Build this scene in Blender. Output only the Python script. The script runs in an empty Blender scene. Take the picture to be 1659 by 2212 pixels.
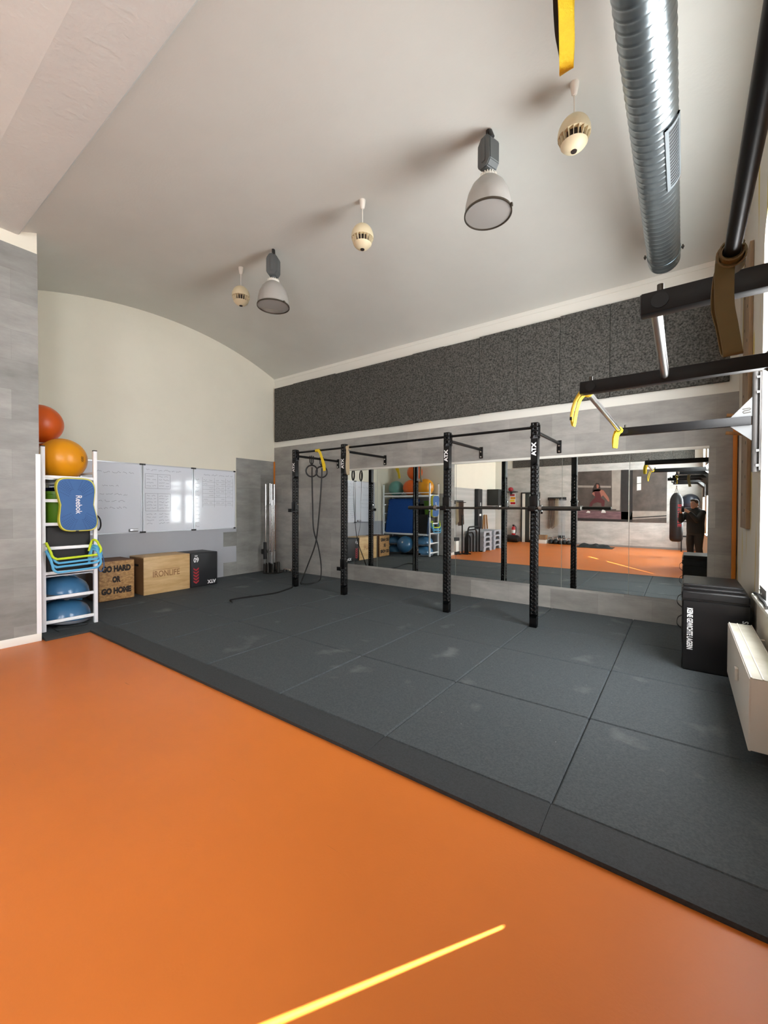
import bpy, bmesh, math, random
from mathutils import Vector, Matrix
random.seed(7)
S = bpy.context.scene
COL = S.collection
PI = math.pi

# ------------------------------------------------------------------ camera
YAW, PITCH, ROLL, FPX = math.radians(35.9), math.radians(0.8), math.radians(0.2), 893.0
CAMZ = 1.48
_fw = Vector((-math.sin(YAW) * math.cos(PITCH), math.cos(YAW) * math.cos(PITCH), -math.sin(PITCH)))
_r0 = Vector((math.cos(YAW), math.sin(YAW), 0)); _u0 = _r0.cross(_fw)
_r = math.cos(ROLL) * _r0 + math.sin(ROLL) * _u0
_u = _r.cross(_fw)
cd = bpy.data.cameras.new('camera'); cam = bpy.data.objects.new('camera', cd); COL.objects.link(cam)
cd.sensor_fit = 'VERTICAL'; cd.sensor_height = 36.0; cd.lens = FPX / 2212 * 36.0
cd.clip_start = 0.01; cd.clip_end = 100
cam.matrix_world = Matrix(((_r.x, _u.x, -_fw.x, 0), (_r.y, _u.y, -_fw.y, 0), (_r.z, _u.z, -_fw.z, CAMZ), (0, 0, 0, 1)))
S.camera = cam

# ------------------------------------------------------------------ world, sun, exposure
W = bpy.data.worlds.new('sky'); S.world = W; W.use_nodes = True
W.node_tree.nodes['Background'].inputs[0].default_value = (0.75, 0.85, 1.0, 1)
W.node_tree.nodes['Background'].inputs[1].default_value = 1.5
SUN_STRENGTH, SUN_TAN = 80.0, 0.45
sl = bpy.data.lights.new('sun', 'SUN'); so = bpy.data.objects.new('sun', sl); COL.objects.link(so)
sl.energy = SUN_STRENGTH; sl.angle = math.radians(0.3); sl.color = (1, 0.95, 0.88)
sd = Vector((-0.551, -0.835, -SUN_TAN)).normalized()
so.rotation_euler = sd.to_track_quat('-Z', 'Y').to_euler(); so.location = (6, 8, 8)
WINDOW_EMIT = 12.0
S.view_settings.view_transform = 'Standard'; S.view_settings.look = 'None'
S.view_settings.gamma = 1.0; S.view_settings.use_curve_mapping = False
S.view_settings.exposure = 0.48

# ------------------------------------------------------------------ room dimensions
D = 6.18          # mirror wall
FX = -7.56        # whiteboard wall
RX = 0.50         # window wall
PX = -5.67        # partition
BY = -5.20        # rear wall
AY = 1.44         # alcove side wall
MT = 0.04         # top of rubber mats

# ------------------------------------------------------------------ helpers
ORG = {}
def lin(c):
    return tuple(((v / 255) / 12.92 if v / 255 <= 0.04045 else ((v / 255 + 0.055) / 1.055) ** 2.4) for v in c) + (1.0,)

MATS = {}
def mat(name, rgb, rough=0.5, metal=0.0, var=0.0, scale=8.0, bump=0.0, bscale=60.0, spec=0.5, rgb2=None, stretch=(1, 1, 1), trans=0.0, alpha=1.0, emit=0.0, coat=0.0, detail=4.0):
    m = bpy.data.materials.new(name); m.use_nodes = True
    nt = m.node_tree; n = nt.nodes; b = n['Principled BSDF']
    b.inputs['Base Color'].default_value = lin(rgb); b.inputs['Roughness'].default_value = rough
    b.inputs['Metallic'].default_value = metal; b.inputs['Specular IOR Level'].default_value = spec
    b.inputs['Transmission Weight'].default_value = trans; b.inputs['Alpha'].default_value = alpha
    b.inputs['Coat Weight'].default_value = coat
    if emit:
        b.inputs['Emission Color'].default_value = lin(rgb); b.inputs['Emission Strength'].default_value = emit
    if var or rgb2 or bump:
        tc = n.new('ShaderNodeTexCoord'); mp = n.new('ShaderNodeMapping'); mp.inputs['Scale'].default_value = stretch
        nt.links.new(tc.outputs['Object'], mp.inputs['Vector'])
    if var or rgb2:
        no = n.new('ShaderNodeTexNoise'); no.inputs['Scale'].default_value = scale; no.inputs['Detail'].default_value = detail
        no.inputs['Roughness'].default_value = 0.6
        nt.links.new(mp.outputs[0], no.inputs['Vector'])
        cr = n.new('ShaderNodeValToRGB'); c1 = lin(rgb); c2 = lin(rgb2) if rgb2 else None
        if c2 is None:
            cr.color_ramp.elements[0].color = tuple(v * (1 - var) for v in c1[:3]) + (1,)
            cr.color_ramp.elements[1].color = tuple(min(1, v * (1 + var)) for v in c1[:3]) + (1,)
        else:
            cr.color_ramp.elements[0].color = c1; cr.color_ramp.elements[1].color = c2
        cr.color_ramp.elements[0].position = 0.32; cr.color_ramp.elements[1].position = 0.68
        nt.links.new(no.outputs[0], cr.inputs[0]); nt.links.new(cr.outputs[0], b.inputs['Base Color'])
    if bump:
        nb = n.new('ShaderNodeTexNoise'); nb.inputs['Scale'].default_value = bscale; nb.inputs['Detail'].default_value = 3
        nt.links.new(mp.outputs[0], nb.inputs['Vector'])
        bp = n.new('ShaderNodeBump'); bp.inputs['Strength'].default_value = bump; bp.inputs['Distance'].default_value = 0.01
        nt.links.new(nb.outputs[0], bp.inputs['Height']); nt.links.new(bp.outputs[0], b.inputs['Normal'])
    MATS[name] = m
    return m

def tile_mat(name, rgb, axis, rough=0.45, contrast=0.16):
    """vinyl concrete-look tiles 0.61 x 0.31 m in running bond; axis 'x' or 'y' is the horizontal direction"""
    m = bpy.data.materials.new(name); m.use_nodes = True
    nt = m.node_tree; n = nt.nodes; b = n['Principled BSDF']; b.inputs['Roughness'].default_value = rough
    tc = n.new('ShaderNodeTexCoord'); sp = n.new('ShaderNodeSeparateXYZ'); cb = n.new('ShaderNodeCombineXYZ')
    nt.links.new(tc.outputs['Object'], sp.inputs[0])
    nt.links.new(sp.outputs['X' if axis == 'x' else 'Y'], cb.inputs['X']); nt.links.new(sp.outputs['Z'], cb.inputs['Y'])
    br = n.new('ShaderNodeTexBrick'); nt.links.new(cb.outputs[0], br.inputs['Vector'])
    c = lin(rgb)
    br.inputs['Color1'].default_value = tuple(v * (1 - contrast) for v in c[:3]) + (1,)
    br.inputs['Color2'].default_value = tuple(v * (1 + contrast) for v in c[:3]) + (1,)
    br.inputs['Mortar'].default_value = tuple(v * 0.8 for v in c[:3]) + (1,)
    br.inputs['Scale'].default_value = 1.0; br.inputs['Mortar Size'].default_value = 0.0012
    br.inputs['Brick Width'].default_value = 0.61; br.inputs['Row Height'].default_value = 0.31
    br.offset = 0.5
    no = n.new('ShaderNodeTexNoise'); no.inputs['Scale'].default_value = 2.2; no.inputs['Detail'].default_value = 8; no.inputs['Roughness'].default_value = 0.65
    mp = n.new('ShaderNodeMapping'); mp.inputs['Scale'].default_value = (0.8, 2.2, 1)
    nt.links.new(cb.outputs[0], mp.inputs['Vector']); nt.links.new(mp.outputs[0], no.inputs['Vector'])
    cr = n.new('ShaderNodeValToRGB')
    cr.color_ramp.elements[0].position = 0.3; cr.color_ramp.elements[1].position = 0.72
    cr.color_ramp.elements[0].color = (0.72, 0.72, 0.72, 1); cr.color_ramp.elements[1].color = (1.2, 1.2, 1.2, 1)
    nt.links.new(no.outputs[0], cr.inputs[0])
    mx = n.new('ShaderNodeMix'); mx.data_type = 'RGBA'; mx.blend_type = 'MULTIPLY'; mx.inputs[0].default_value = 1.0
    nt.links.new(br.outputs[0], mx.inputs[6]); nt.links.new(cr.outputs[0], mx.inputs[7])
    nt.links.new(mx.outputs[2], b.inputs['Base Color'])
    MATS[name] = m
    return m

def frame_of(t):
    t = t.normalized()
    a = Vector((0, 0, 1)) if abs(t.z) < 0.9 else Vector((1, 0, 0))
    u = a.cross(t).normalized(); v = t.cross(u)
    return u, v

class G:
    """collects shapes in world coordinates and links them as one mesh object"""
    def __init__(s): s.bm = bmesh.new()
    def _fin(s, faces, mi):
        for f in faces: f.material_index = mi
    def box(s, x0, x1, y0, y1, z0, z1, bev=0.0, mi=0, seg=2, M=None):
        x0, x1 = min(x0, x1), max(x0, x1); y0, y1 = min(y0, y1), max(y0, y1); z0, z1 = min(z0, z1), max(z0, z1)
        r = bmesh.ops.create_cube(s.bm, size=1.0)
        vs = r['verts']
        for v in vs:
            v.co = Vector(((x0 + x1) / 2 + v.co.x * (x1 - x0), (y0 + y1) / 2 + v.co.y * (y1 - y0), (z0 + z1) / 2 + v.co.z * (z1 - z0)))
        fs = list({f for v in vs for f in v.link_faces}); s._fin(fs, mi)
        if bev:
            es = list({e for v in vs for e in v.link_edges})
            rr = bmesh.ops.bevel(s.bm, geom=es, offset=bev, segments=seg, affect='EDGES', profile=0.5)
            s._fin(rr['faces'], mi)
            if M is not None:
                vv = {v for f in rr['faces'] for v in f.verts} | {v for f in fs if f.is_valid for v in f.verts}
                for v in vv: v.co = M @ v.co
        elif M is not None:
            for v in vs: v.co = M @ v.co
        return s
    def ring(s, c, u, v, r, seg, r2=None):
        r2 = r if r2 is None else r2
        return [s.bm.verts.new(c + u * (r * math.cos(2 * PI * i / seg)) + v * (r2 * math.sin(2 * PI * i / seg))) for i in range(seg)]
    def bridge(s, a, b, mi=0, closed=True):
        n = len(a)
        for i in range(n if closed else n - 1):
            f = s.bm.faces.new((a[i], a[(i + 1) % n], b[(i + 1) % n], b[i])); f.material_index = mi
    def cap(s, a, mi=0, flip=False):
        f = s.bm.faces.new(a[::-1] if flip else a); f.material_index = mi
    def cyl(s, p0, p1, r, seg=16, r2=None, mi=0, caps=True):
        p0, p1 = Vector(p0), Vector(p1); u, v = frame_of(p1 - p0)
        a = s.ring(p0, u, v, r, seg); b = s.ring(p1, u, v, r if r2 is None else r2, seg)
        s.bridge(a, b, mi)
        if caps: s.cap(a, mi, True); s.cap(b, mi)
        return s
    def tube(s, pts, r, seg=8, mi=0, closed=False, sx=1.0, up=None):
        """round (or flattened by sx) tube along points; r may be a list"""
        P = [Vector(p) for p in pts]; n = len(P)
        rs = r if isinstance(r, (list, tuple)) else [r] * n
        rings = []; pu = None
        for i in range(n):
            if closed: t = P[(i + 1) % n] - P[i - 1]
            else: t = P[min(i + 1, n - 1)] - P[max(i - 1, 0)]
            t.normalize()
            if pu is None:
                if up is not None: u = (Vector(up) - t * t.dot(Vector(up))).normalized()
                else: u, _ = frame_of(t)
            else:
                u = (pu - t * t.dot(pu))
                u = u.normalized() if u.length > 1e-6 else frame_of(t)[0]
            v = t.cross(u); pu = u
            rings.append(s.ring(P[i], u, v, rs[i] * sx, seg, rs[i]))
        for i in range(n - 1): s.bridge(rings[i], rings[i + 1], mi)
        if closed: s.bridge(rings[-1], rings[0], mi)
        else: s.cap(rings[0], mi, True); s.cap(rings[-1], mi)
        return s
    def strap(s, pts, wdir, width, thick, mi=0, closed=False):
        """flat band along points; wdir (vector or list of vectors) is the direction of its width"""
        P = [Vector(p) for p in pts]; n = len(P); R = []
        wd = wdir if isinstance(wdir, list) else [wdir] * n
        for i in range(n):
            if closed: t = (P[(i + 1) % n] - P[i - 1]).normalized()
            else: t = (P[min(i + 1, n - 1)] - P[max(i - 1, 0)]).normalized()
            w = Vector(wd[i]); w = (w - t * t.dot(w)).normalized(); nn = t.cross(w)
            R.append([s.bm.verts.new(P[i] + w * (width / 2 * a) + nn * (thick / 2 * b)) for a, b in ((-1, -1), (1, -1), (1, 1), (-1, 1))])
        for i in range(n - 1): s.bridge(R[i], R[i + 1], mi)
        if closed: s.bridge(R[-1], R[0], mi)
        else: s.cap(R[0], mi, True); s.cap(R[-1], mi)
        return s
    def lathe(s, prof, c, seg=32, mi=0, axis=(0, 0, 1), sc=(1, 1)):
        c = Vector(c); ax = Vector(axis).normalized(); u, v = frame_of(ax); prev = None
        for r, h in prof:
            if r < 1e-5: cur = [s.bm.verts.new(c + ax * h)]
            else: cur = s.ring(c + ax * h, u, v, r * sc[0], seg, r * sc[1])
            if prev is not None:
                if len(prev) == 1 and len(cur) > 1:
                    for i in range(seg): s.bm.faces.new((prev[0], cur[(i + 1) % seg], cur[i])).material_index = mi
                elif len(cur) == 1 and len(prev) > 1:
                    for i in range(seg): s.bm.faces.new((cur[0], prev[i], prev[(i + 1) % seg])).material_index = mi
                elif len(cur) > 1: s.bridge(prev, cur, mi)
            prev = cur
        return s
    def sphere(s, c, r, sz=1.0, seg=32, rings=16, mi=0, axis=(0, 0, 1)):
        return s.lathe([(r * math.sin(PI * i / rings), -r * sz * math.cos(PI * i / rings)) for i in range(rings + 1)], c, seg, mi, axis)
    def prism(s, poly, plane, d0, d1, mi=0):
        def pt(a, b, d):
            return {'xy': (a, b, d), 'xz': (a, d, b), 'yz': (d, a, b)}[plane]
        A = [s.bm.verts.new(pt(a, b, d0)) for a, b in poly]; B = [s.bm.verts.new(pt(a, b, d1)) for a, b in poly]
        s.bridge(A, B, mi); s.cap(A, mi, True); s.cap(B, mi)
        return s
    def quad(s, pts, mi=0):
        f = s.bm.faces.new([s.bm.verts.new(p) for p in pts]); f.material_index = mi
        return s
    def tf(s, M):
        for v in s.bm.verts: v.co = M @ v.co
        return s
    def text(s, body, c, xd, yd, w=None, h=None, depth=0.002, bold=0.0, mi=0):
        cu = bpy.data.curves.new('lettering', 'FONT'); cu.body = body; cu.size = 1.0; cu.offset = bold
        cu.align_x = 'CENTER'; cu.align_y = 'CENTER'; cu.extrude = 0.0; cu.resolution_u = 3
        o = bpy.data.objects.new('lettering_tmp', cu); COL.objects.link(o)
        bpy.context.view_layer.update()
        me = bpy.data.meshes.new_from_object(o.evaluated_get(bpy.context.evaluated_depsgraph_get()))
        bpy.data.objects.remove(o); bpy.data.curves.remove(cu)
        xs = [v.co.x for v in me.vertices]; ys = [v.co.y for v in me.vertices]
        cx, cy = (min(xs) + max(xs)) / 2, (min(ys) + max(ys)) / 2
        kx = w / (max(xs) - min(xs)) if w else None; ky = h / (max(ys) - min(ys)) if h else None
        kx = kx or ky; ky = ky or kx
        xd, yd, c = Vector(xd).normalized(), Vector(yd).normalized(), Vector(c); nd = xd.cross(yd)
        vs = [s.bm.verts.new(c + xd * ((v.co.x - cx) * kx) + yd * ((v.co.y - cy) * ky) + nd * depth) for v in me.vertices]
        for p in me.polygons:
            try: s.bm.faces.new([vs[i] for i in p.vertices]).material_index = mi
            except ValueError: pass
        bpy.data.meshes.remove(me)
        return s
    def out(s, name, mats, parent=None, smooth=35, origin=None, fix=True):
        me = bpy.data.meshes.new(name)
        if fix: bmesh.ops.recalc_face_normals(s.bm, faces=s.bm.faces)
        if parent is not None: o3 = ORG[parent.name]
        elif origin is not None: o3 = Vector(origin)
        else:
            xs = [v.co for v in s.bm.verts]
            o3 = Vector(((min(v.x for v in xs) + max(v.x for v in xs)) / 2, (min(v.y for v in xs) + max(v.y for v in xs)) / 2, min(v.z for v in xs)))
        for v in s.bm.verts: v.co -= o3
        s.bm.to_mesh(me); s.bm.free()
        for m in (mats if isinstance(mats, (list, tuple)) else [mats]): me.materials.append(m)
        if smooth:
            me.shade_smooth(); me.set_sharp_from_angle(angle=math.radians(smooth))
        o = bpy.data.objects.new(name, me); COL.objects.link(o)
        if parent is not None: o.parent = parent
        else: o.location = o3
        ORG[o.name] = o3
        return o

def tag(o, label, cat, group=None):
    o['label'] = label; o['category'] = cat
    if group: o['group'] = group
    return o
def thing(name, label, cat, loc, group=None):
    o = bpy.data.objects.new(name, None); COL.objects.link(o); o.location = loc; o.empty_display_size = 0.1
    ORG[o.name] = Vector(loc)
    return tag(o, label, cat, group)
def struct(o, label=None):
    o['kind'] = 'structure'
    if label: o['label'] = label
    return o
def arc(c, r, a0, a1, n, plane='xz', d=0.0):
    out = []
    for i in range(n + 1):
        a = math.radians(a0 + (a1 - a0) * i / n); p = (c[0] + r * math.cos(a), c[1] + r * math.sin(a))
        out.append({'xz': (p[0], d, p[1]), 'yz': (d, p[0], p[1]), 'xy': (p[0], p[1], d)}[plane])
    return out
def smooth_path(pts, n=6):
    """Catmull-Rom through points"""
    P = [Vector(p) for p in pts]; P = [P[0] * 2 - P[1]] + P + [P[-1] * 2 - P[-2]]; out = []
    for i in range(1, len(P) - 2):
        for k in range(n):
            t = k / n; a, b, c, d = P[i - 1], P[i], P[i + 1], P[i + 2]
            out.append(0.5 * ((2 * b) + (c - a) * t + (2 * a - 5 * b + 4 * c - d) * t * t + (3 * b - a - 3 * c + d) * t ** 3))
    out.append(P[-2]); return out
ORD = ['first', 'second', 'third', 'fourth', 'fifth', 'sixth', 'seventh', 'eighth', 'ninth', 'tenth', 'eleventh', 'twelfth', 'thirteenth']

# ------------------------------------------------------------------ materials
m_ceil = mat('ceiling_plaster', (214, 214, 206), 0.9, var=0.03, scale=1.2, bump=0.12, bscale=40)
m_ceil2 = mat('rough_ceiling_plaster', (209, 211, 206), 0.92, var=0.03, scale=2.0, bump=0.45, bscale=26)
m_cream = mat('cream_wall_paint', (233, 228, 211), 0.85, var=0.02, scale=1.5, bump=0.06, bscale=50)
m_white = mat('white_paint', (236, 235, 226), 0.6, bump=0.03, bscale=40)
m_lgrey = mat('light_grey_wall_paint', (178, 180, 186), 0.75, var=0.02, scale=2)
m_tile_x = tile_mat('grey_vinyl_tile_x', (164, 162, 157), 'x')
m_tile_y = tile_mat('grey_vinyl_tile_y', (147, 147, 143), 'y')
m_tile_b = tile_mat('pale_vinyl_tile', (196, 196, 192), 'x', contrast=0.06)  # rear wall: same grey tile, window light put into its paler colour
m_orange = mat('orange_floor', (212, 117, 46), 0.38, var=0.05, scale=0.9, bump=0.05, bscale=90, spec=0.4)
m_rubber = mat('rubber_granule', (62, 68, 71), 0.75, rgb2=(78, 84, 87), scale=90, detail=2, bump=0.35, bscale=260, spec=0.35)
m_ramp = mat('rubber_ramp', (50, 54, 56), 0.7, rgb2=(60, 64, 66), scale=90, detail=2, bump=0.3, bscale=260, spec=0.35)
def dust(m, thr, amt):
    nt = m.node_tree; n = nt.nodes; b = n['Principled BSDF']; old = b.inputs['Base Color'].links[0].from_socket
    tc = n.new('ShaderNodeTexCoord'); oi = n.new('ShaderNodeObjectInfo'); ad = n.new('ShaderNodeVectorMath'); ad.operation = 'ADD'
    nt.links.new(tc.outputs['Object'], ad.inputs[0]); nt.links.new(oi.outputs['Location'], ad.inputs[1])
    a = n.new('ShaderNodeTexVoronoi'); a.inputs['Scale'].default_value = 34; nt.links.new(ad.outputs[0], a.inputs['Vector'])
    c = n.new('ShaderNodeTexNoise'); c.inputs['Scale'].default_value = 2.3; c.inputs['Detail'].default_value = 5; nt.links.new(ad.outputs[0], c.inputs['Vector'])
    s1 = n.new('ShaderNodeMath'); s1.operation = 'LESS_THAN'; s1.inputs[1].default_value = 0.085; nt.links.new(a.outputs['Distance'], s1.inputs[0])
    sp = n.new('ShaderNodeSeparateColor'); nt.links.new(a.outputs['Color'], sp.inputs[0])
    s2 = n.new('ShaderNodeMath'); s2.operation = 'GREATER_THAN'; s2.inputs[1].default_value = thr; nt.links.new(sp.outputs[0], s2.inputs[0])
    s3 = n.new('ShaderNodeMath'); s3.operation = 'MULTIPLY'; nt.links.new(s1.outputs[0], s3.inputs[0]); nt.links.new(s2.outputs[0], s3.inputs[1])
    d = n.new('ShaderNodeMapRange'); d.inputs[1].default_value = 0.62; d.inputs[2].default_value = 0.80; d.inputs[3].default_value = 0; d.inputs[4].default_value = amt; nt.links.new(c.outputs[0], d.inputs[0])
    s4 = n.new('ShaderNodeMath'); s4.operation = 'MAXIMUM'; nt.links.new(s3.outputs[0], s4.inputs[0]); nt.links.new(d.outputs[0], s4.inputs[1])
    mx = n.new('ShaderNodeMix'); mx.data_type = 'RGBA'; mx.inputs[7].default_value = lin((166, 168, 166))
    nt.links.new(s4.outputs[0], mx.inputs[0]); nt.links.new(old, mx.inputs[6]); nt.links.new(mx.outputs[2], b.inputs['Base Color'])
dust(m_rubber, 0.985, 0.35)
def scuffs(m):
    nt = m.node_tree; n = nt.nodes; b = n['Principled BSDF']; old = b.inputs['Base Color'].links[0].from_socket
    tc = n.new('ShaderNodeTexCoord'); prev = old
    for ang, sc_ in ((0.5, 3.0), (-0.9, 2.2)):
        mp = n.new('ShaderNodeMapping'); mp.inputs['Rotation'].default_value = (0, 0, ang); mp.inputs['Scale'].default_value = (sc_, sc_ * 16, 1)
        no = n.new('ShaderNodeTexNoise'); no.inputs['Scale'].default_value = 1.0; no.inputs['Detail'].default_value = 2
        nt.links.new(tc.outputs['Object'], mp.inputs[0]); nt.links.new(mp.outputs[0], no.inputs['Vector'])
        d = n.new('ShaderNodeMapRange'); d.inputs[1].default_value = 0.76; d.inputs[2].default_value = 0.80; d.inputs[3].default_value = 0; d.inputs[4].default_value = 0.30; nt.links.new(no.outputs[0], d.inputs[0])
        mx = n.new('ShaderNodeMix'); mx.data_type = 'RGBA'; mx.inputs[7].default_value = lin((96, 52, 26))
        nt.links.new(d.outputs[0], mx.inputs[0]); nt.links.new(prev, mx.inputs[6]); prev = mx.outputs[2]
    nt.links.new(prev, b.inputs['Base Color'])
scuffs(m_orange)
m_acou = mat('recycled_foam', (50, 50, 48), 0.95, rgb2=(110, 109, 104), scale=48, detail=3, bump=0.5, bscale=70, spec=0.1)
m_mirror = mat('mirror_glass', (232, 238, 236), 0.0, 1.0)
m_medge = mat('mirror_edge', (190, 205, 200), 0.25)
m_black = mat('black_powder_coat', (6, 6, 7), 0.4, spec=0.35)
m_blackm = mat('matte_black', (22, 22, 23), 0.6)
m_blackp = mat('black_plastic', (24, 24, 25), 0.4)
m_steel = mat('brushed_steel', (170, 170, 168), 0.32, 1.0)
m_chrome = mat('chrome', (205, 205, 203), 0.16, 1.0)
m_plate = mat('painted_steel_plate', (150, 152, 152), 0.45, 0.3)
m_tubeg = mat('grey_powder_coat', (92, 90, 88), 0.5, 0.2)
m_guss = mat('steel_gusset', (112, 114, 114), 0.5, 0.3)
m_slat = mat('grille_metal', (98, 104, 106), 0.7, 0.1)
m_galv = mat('galvanised_sheet', (156, 166, 170), 0.29, 0.92, var=0.08, scale=14, stretch=(1, 0.4, 1))
m_darkst = mat('dark_steel', (74, 72, 68), 0.35, 0.9)
m_wmetal = mat('white_lacquered_metal', (242, 244, 246), 0.3)
m_board = mat('whiteboard_enamel', (230, 234, 242), 0.1, spec=0.6, coat=0.4)
m_alu = mat('aluminium', (196, 198, 202), 0.3, 0.85)
m_ink = mat('marker_ink', (120, 124, 140), 0.6)
m_ply = mat('birch_plywood', (222, 188, 136), 0.5, rgb2=(198, 158, 104), scale=3.0, stretch=(1, 1.0, 7), detail=5)
m_plyend = mat('plywood_side', (150, 108, 66), 0.6, var=0.1, scale=5)
m_osb = mat('osb_board', (206, 162, 106), 0.6, rgb2=(150, 106, 62), scale=26, stretch=(1, 1, 1.8), detail=3)
m_osbs = mat('osb_edge', (112, 78, 54), 0.7, var=0.15, scale=20)
m_stencil = mat('stencil_paint', (44, 34, 28), 0.7)
m_burn = mat('branded_wood', (150, 108, 66), 0.7)
m_vinyl = mat('black_vinyl', (22, 22, 23), 0.38, bump=0.25, bscale=6, var=0.1, scale=4, spec=0.45)
m_vinylm = mat('black_vinyl_matte', (30, 31, 34), 0.5)
m_wprint = mat('white_print', (236, 236, 236), 0.5)
m_red = mat('red_print', (168, 42, 52), 0.5)
m_yellow = mat('yellow_webbing', (238, 206, 40), 0.7, bump=0.3, bscale=300, var=0.06, scale=60)
m_olive = mat('olive_latex', (94, 82, 46), 0.6, var=0.06, scale=20)
m_brown = mat('brown_latex', (104, 84, 72), 0.6)
m_tan = mat('tan_latex', (186, 170, 140), 0.6)
m_blackr = mat('black_latex', (24, 23, 23), 0.6)
m_wood = mat('beech_wood', (186, 140, 86), 0.5, rgb2=(160, 112, 62), scale=4, stretch=(4, 4, 0.6))
m_oldwood = mat('worn_wood', (166, 140, 110), 0.6, rgb2=(128, 102, 76), scale=5, stretch=(6, 6, 0.5))
m_owood = mat('orange_stained_wood', (206, 122, 34), 0.45, var=0.08, scale=6, stretch=(4, 4, 0.5))
m_bally = mat('yellow_vinyl', (226, 150, 14), 0.35, bump=0.03, bscale=120)
m_ballo = mat('orange_vinyl', (214, 92, 24), 0.38)
m_ballt = mat('teal_vinyl', (96, 150, 142), 0.4)
m_balld = mat('dark_blue_vinyl', (26, 32, 42), 0.35)
m_bosu = mat('blue_dome_rubber', (62, 112, 152), 0.22, var=0.1, scale=3, spec=0.6)
m_bosug = mat('grey_platform_plastic', (92, 96, 104), 0.4)
m_blue = mat('blue_step_rubber', (62, 104, 158), 0.7)
m_blued = mat('blue_step_studs', (46, 82, 130), 0.7)
m_lime = mat('lime_plastic', (206, 200, 60), 0.4)
m_limeg = mat('neon_lime_foam', (206, 230, 40), 0.55)
m_sky = mat('light_blue_foam', (96, 178, 222), 0.55)
m_blueb = mat('blue_cord', (66, 104, 156), 0.5)
m_puzz = mat('blue_foam_mat', (10, 72, 150), 0.8, var=0.08, scale=40, bump=0.2, bscale=150)
m_green = mat('green_plastic', (106, 160, 40), 0.4)
m_lampc = mat('cream_lamp_shell', (232, 218, 182), 0.45)
m_lampg = mat('grey_lamp_housing', (96, 100, 100), 0.5, 0.2)
m_lampw = mat('white_lamp_plastic', (240, 236, 226), 0.5)
m_acryl = mat('prismatic_acrylic', (196, 192, 186), 0.4, alpha=0.52, bump=0.15, bscale=80)
m_glassy = mat('lamp_glass', (172, 168, 162), 0.2, alpha=0.55, spec=0.6)
m_rim = mat('lamp_rim', (84, 76, 66), 0.35, 0.6)
m_rad = mat('radiator_enamel', (232, 226, 216), 0.45)
m_radg = mat('radiator_grille', (214, 212, 198), 0.55, rgb2=(196, 192, 174), scale=5)
m_sill = mat('window_sill_stone', (120, 124, 126), 0.35, var=0.15, scale=12)
m_pane = mat('bright_window_blind', (250, 252, 255), 0.6, emit=WINDOW_EMIT)  # glows by itself in place of the daylight outside
m_patch = mat('patchy_primer', (222, 214, 200), 0.8, rgb2=(216, 192, 112), scale=2.2, stretch=(1, 2.6, 0.35), detail=2)
for _n in m_patch.node_tree.nodes:
    if _n.type == 'VALTORGB': _n.color_ramp.elements[0].position = 0.60; _n.color_ramp.elements[1].position = 0.66
m_skin = mat('skin', (206, 160, 136), 0.5)
m_hair = mat('brown_hair', (74, 54, 38), 0.6)
m_jacket = mat('dark_jacket_cloth', (34, 38, 38), 0.75)
m_trous = mat('dark_trousers_cloth', (48, 48, 46), 0.8)
m_shoe = mat('dark_shoe', (30, 30, 32), 0.5)
m_phone = mat('phone_body', (22, 22, 26), 0.25)
m_grsteps = mat('grey_step_plastic', (168, 174, 182), 0.5)
m_fire = mat('extinguisher_red', (190, 24, 32), 0.3)
m_dglass = mat('dark_door_glass', (52, 56, 54), 0.08)
m_spk = mat('speaker_box', (46, 50, 48), 0.7)
m_lens = mat('eye_white', (230, 226, 220), 0.3)
m_purple = mat('mural_floor', (84, 60, 68), 0.5, rgb2=(132, 104, 108), scale=3, stretch=(1, 1, 8))
m_mural = mat('mural_concrete', (92, 84, 78), 0.5, rgb2=(62, 56, 52), scale=2.2, detail=8)
m_muralp = mat('mural_pale_pillar', (150, 142, 134), 0.5, var=0.12, scale=4)
m_murald = mat('mural_dark_pillar', (40, 38, 38), 0.5, var=0.2, scale=6)
m_murals = mat('mural_skin', (150, 98, 82), 0.5)
m_muralc = mat('mural_clothing', (84, 38, 40), 0.5)
m_muralw = mat('mural_window', (206, 208, 204), 0.5)

# ================================================================== THE ROOM
struct(G().box(FX - 0.2, RX + 0.35, BY - 0.2, D + 0.2, -0.12, 0).out('floor', m_orange, smooth=0, origin=(0, 0, 0)), 'smooth orange gym floor')

def vault_z(y):
    if y >= 1.30: return 4.84 - 6.285 + math.sqrt(6.285 ** 2 - (y - 3.735) ** 2)
    if y >= 0.88: return 4.305
    h = (0.88 + 5.4) / 2; c = 0.88 - h; sg = 0.52; R = (h * h + sg * sg) / (2 * sg)
    return 4.305 + sg - R + math.sqrt(R * R - (y - c) ** 2)
g = G(); ys = [D + 0.1 - i * (D + 0.1 - 1.31) / 40 for i in range(41)] + [1.30, 1.285, 1.26, 1.2, 1.0, 0.90, 0.88] + [0.86 - i * (0.86 - (BY - 0.15)) / 40 for i in range(41)]
zz = {1.30: 4.325, 1.285: 4.308, 1.26: 4.305}
prof = [(y, zz.get(y, vault_z(y))) for y in ys]
xsn = [FX - 0.1 + i * (RX + 0.45 - FX) / 12 for i in range(13)]
rows = [[g.bm.verts.new((x, y, z)) for x in xsn] for y, z in prof]
for i in range(len(rows) - 1):
    for k in range(12):
        f = g.bm.faces.new((rows[i][k], rows[i][k + 1], rows[i + 1][k + 1], rows[i + 1][k])); f.material_index = 0 if prof[i + 1][0] >= 1.29 else 1
struct(g.out('ceiling', [m_ceil, m_ceil2], smooth=12, origin=(0, 0, 0)), 'vaulted plaster ceiling')

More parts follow.
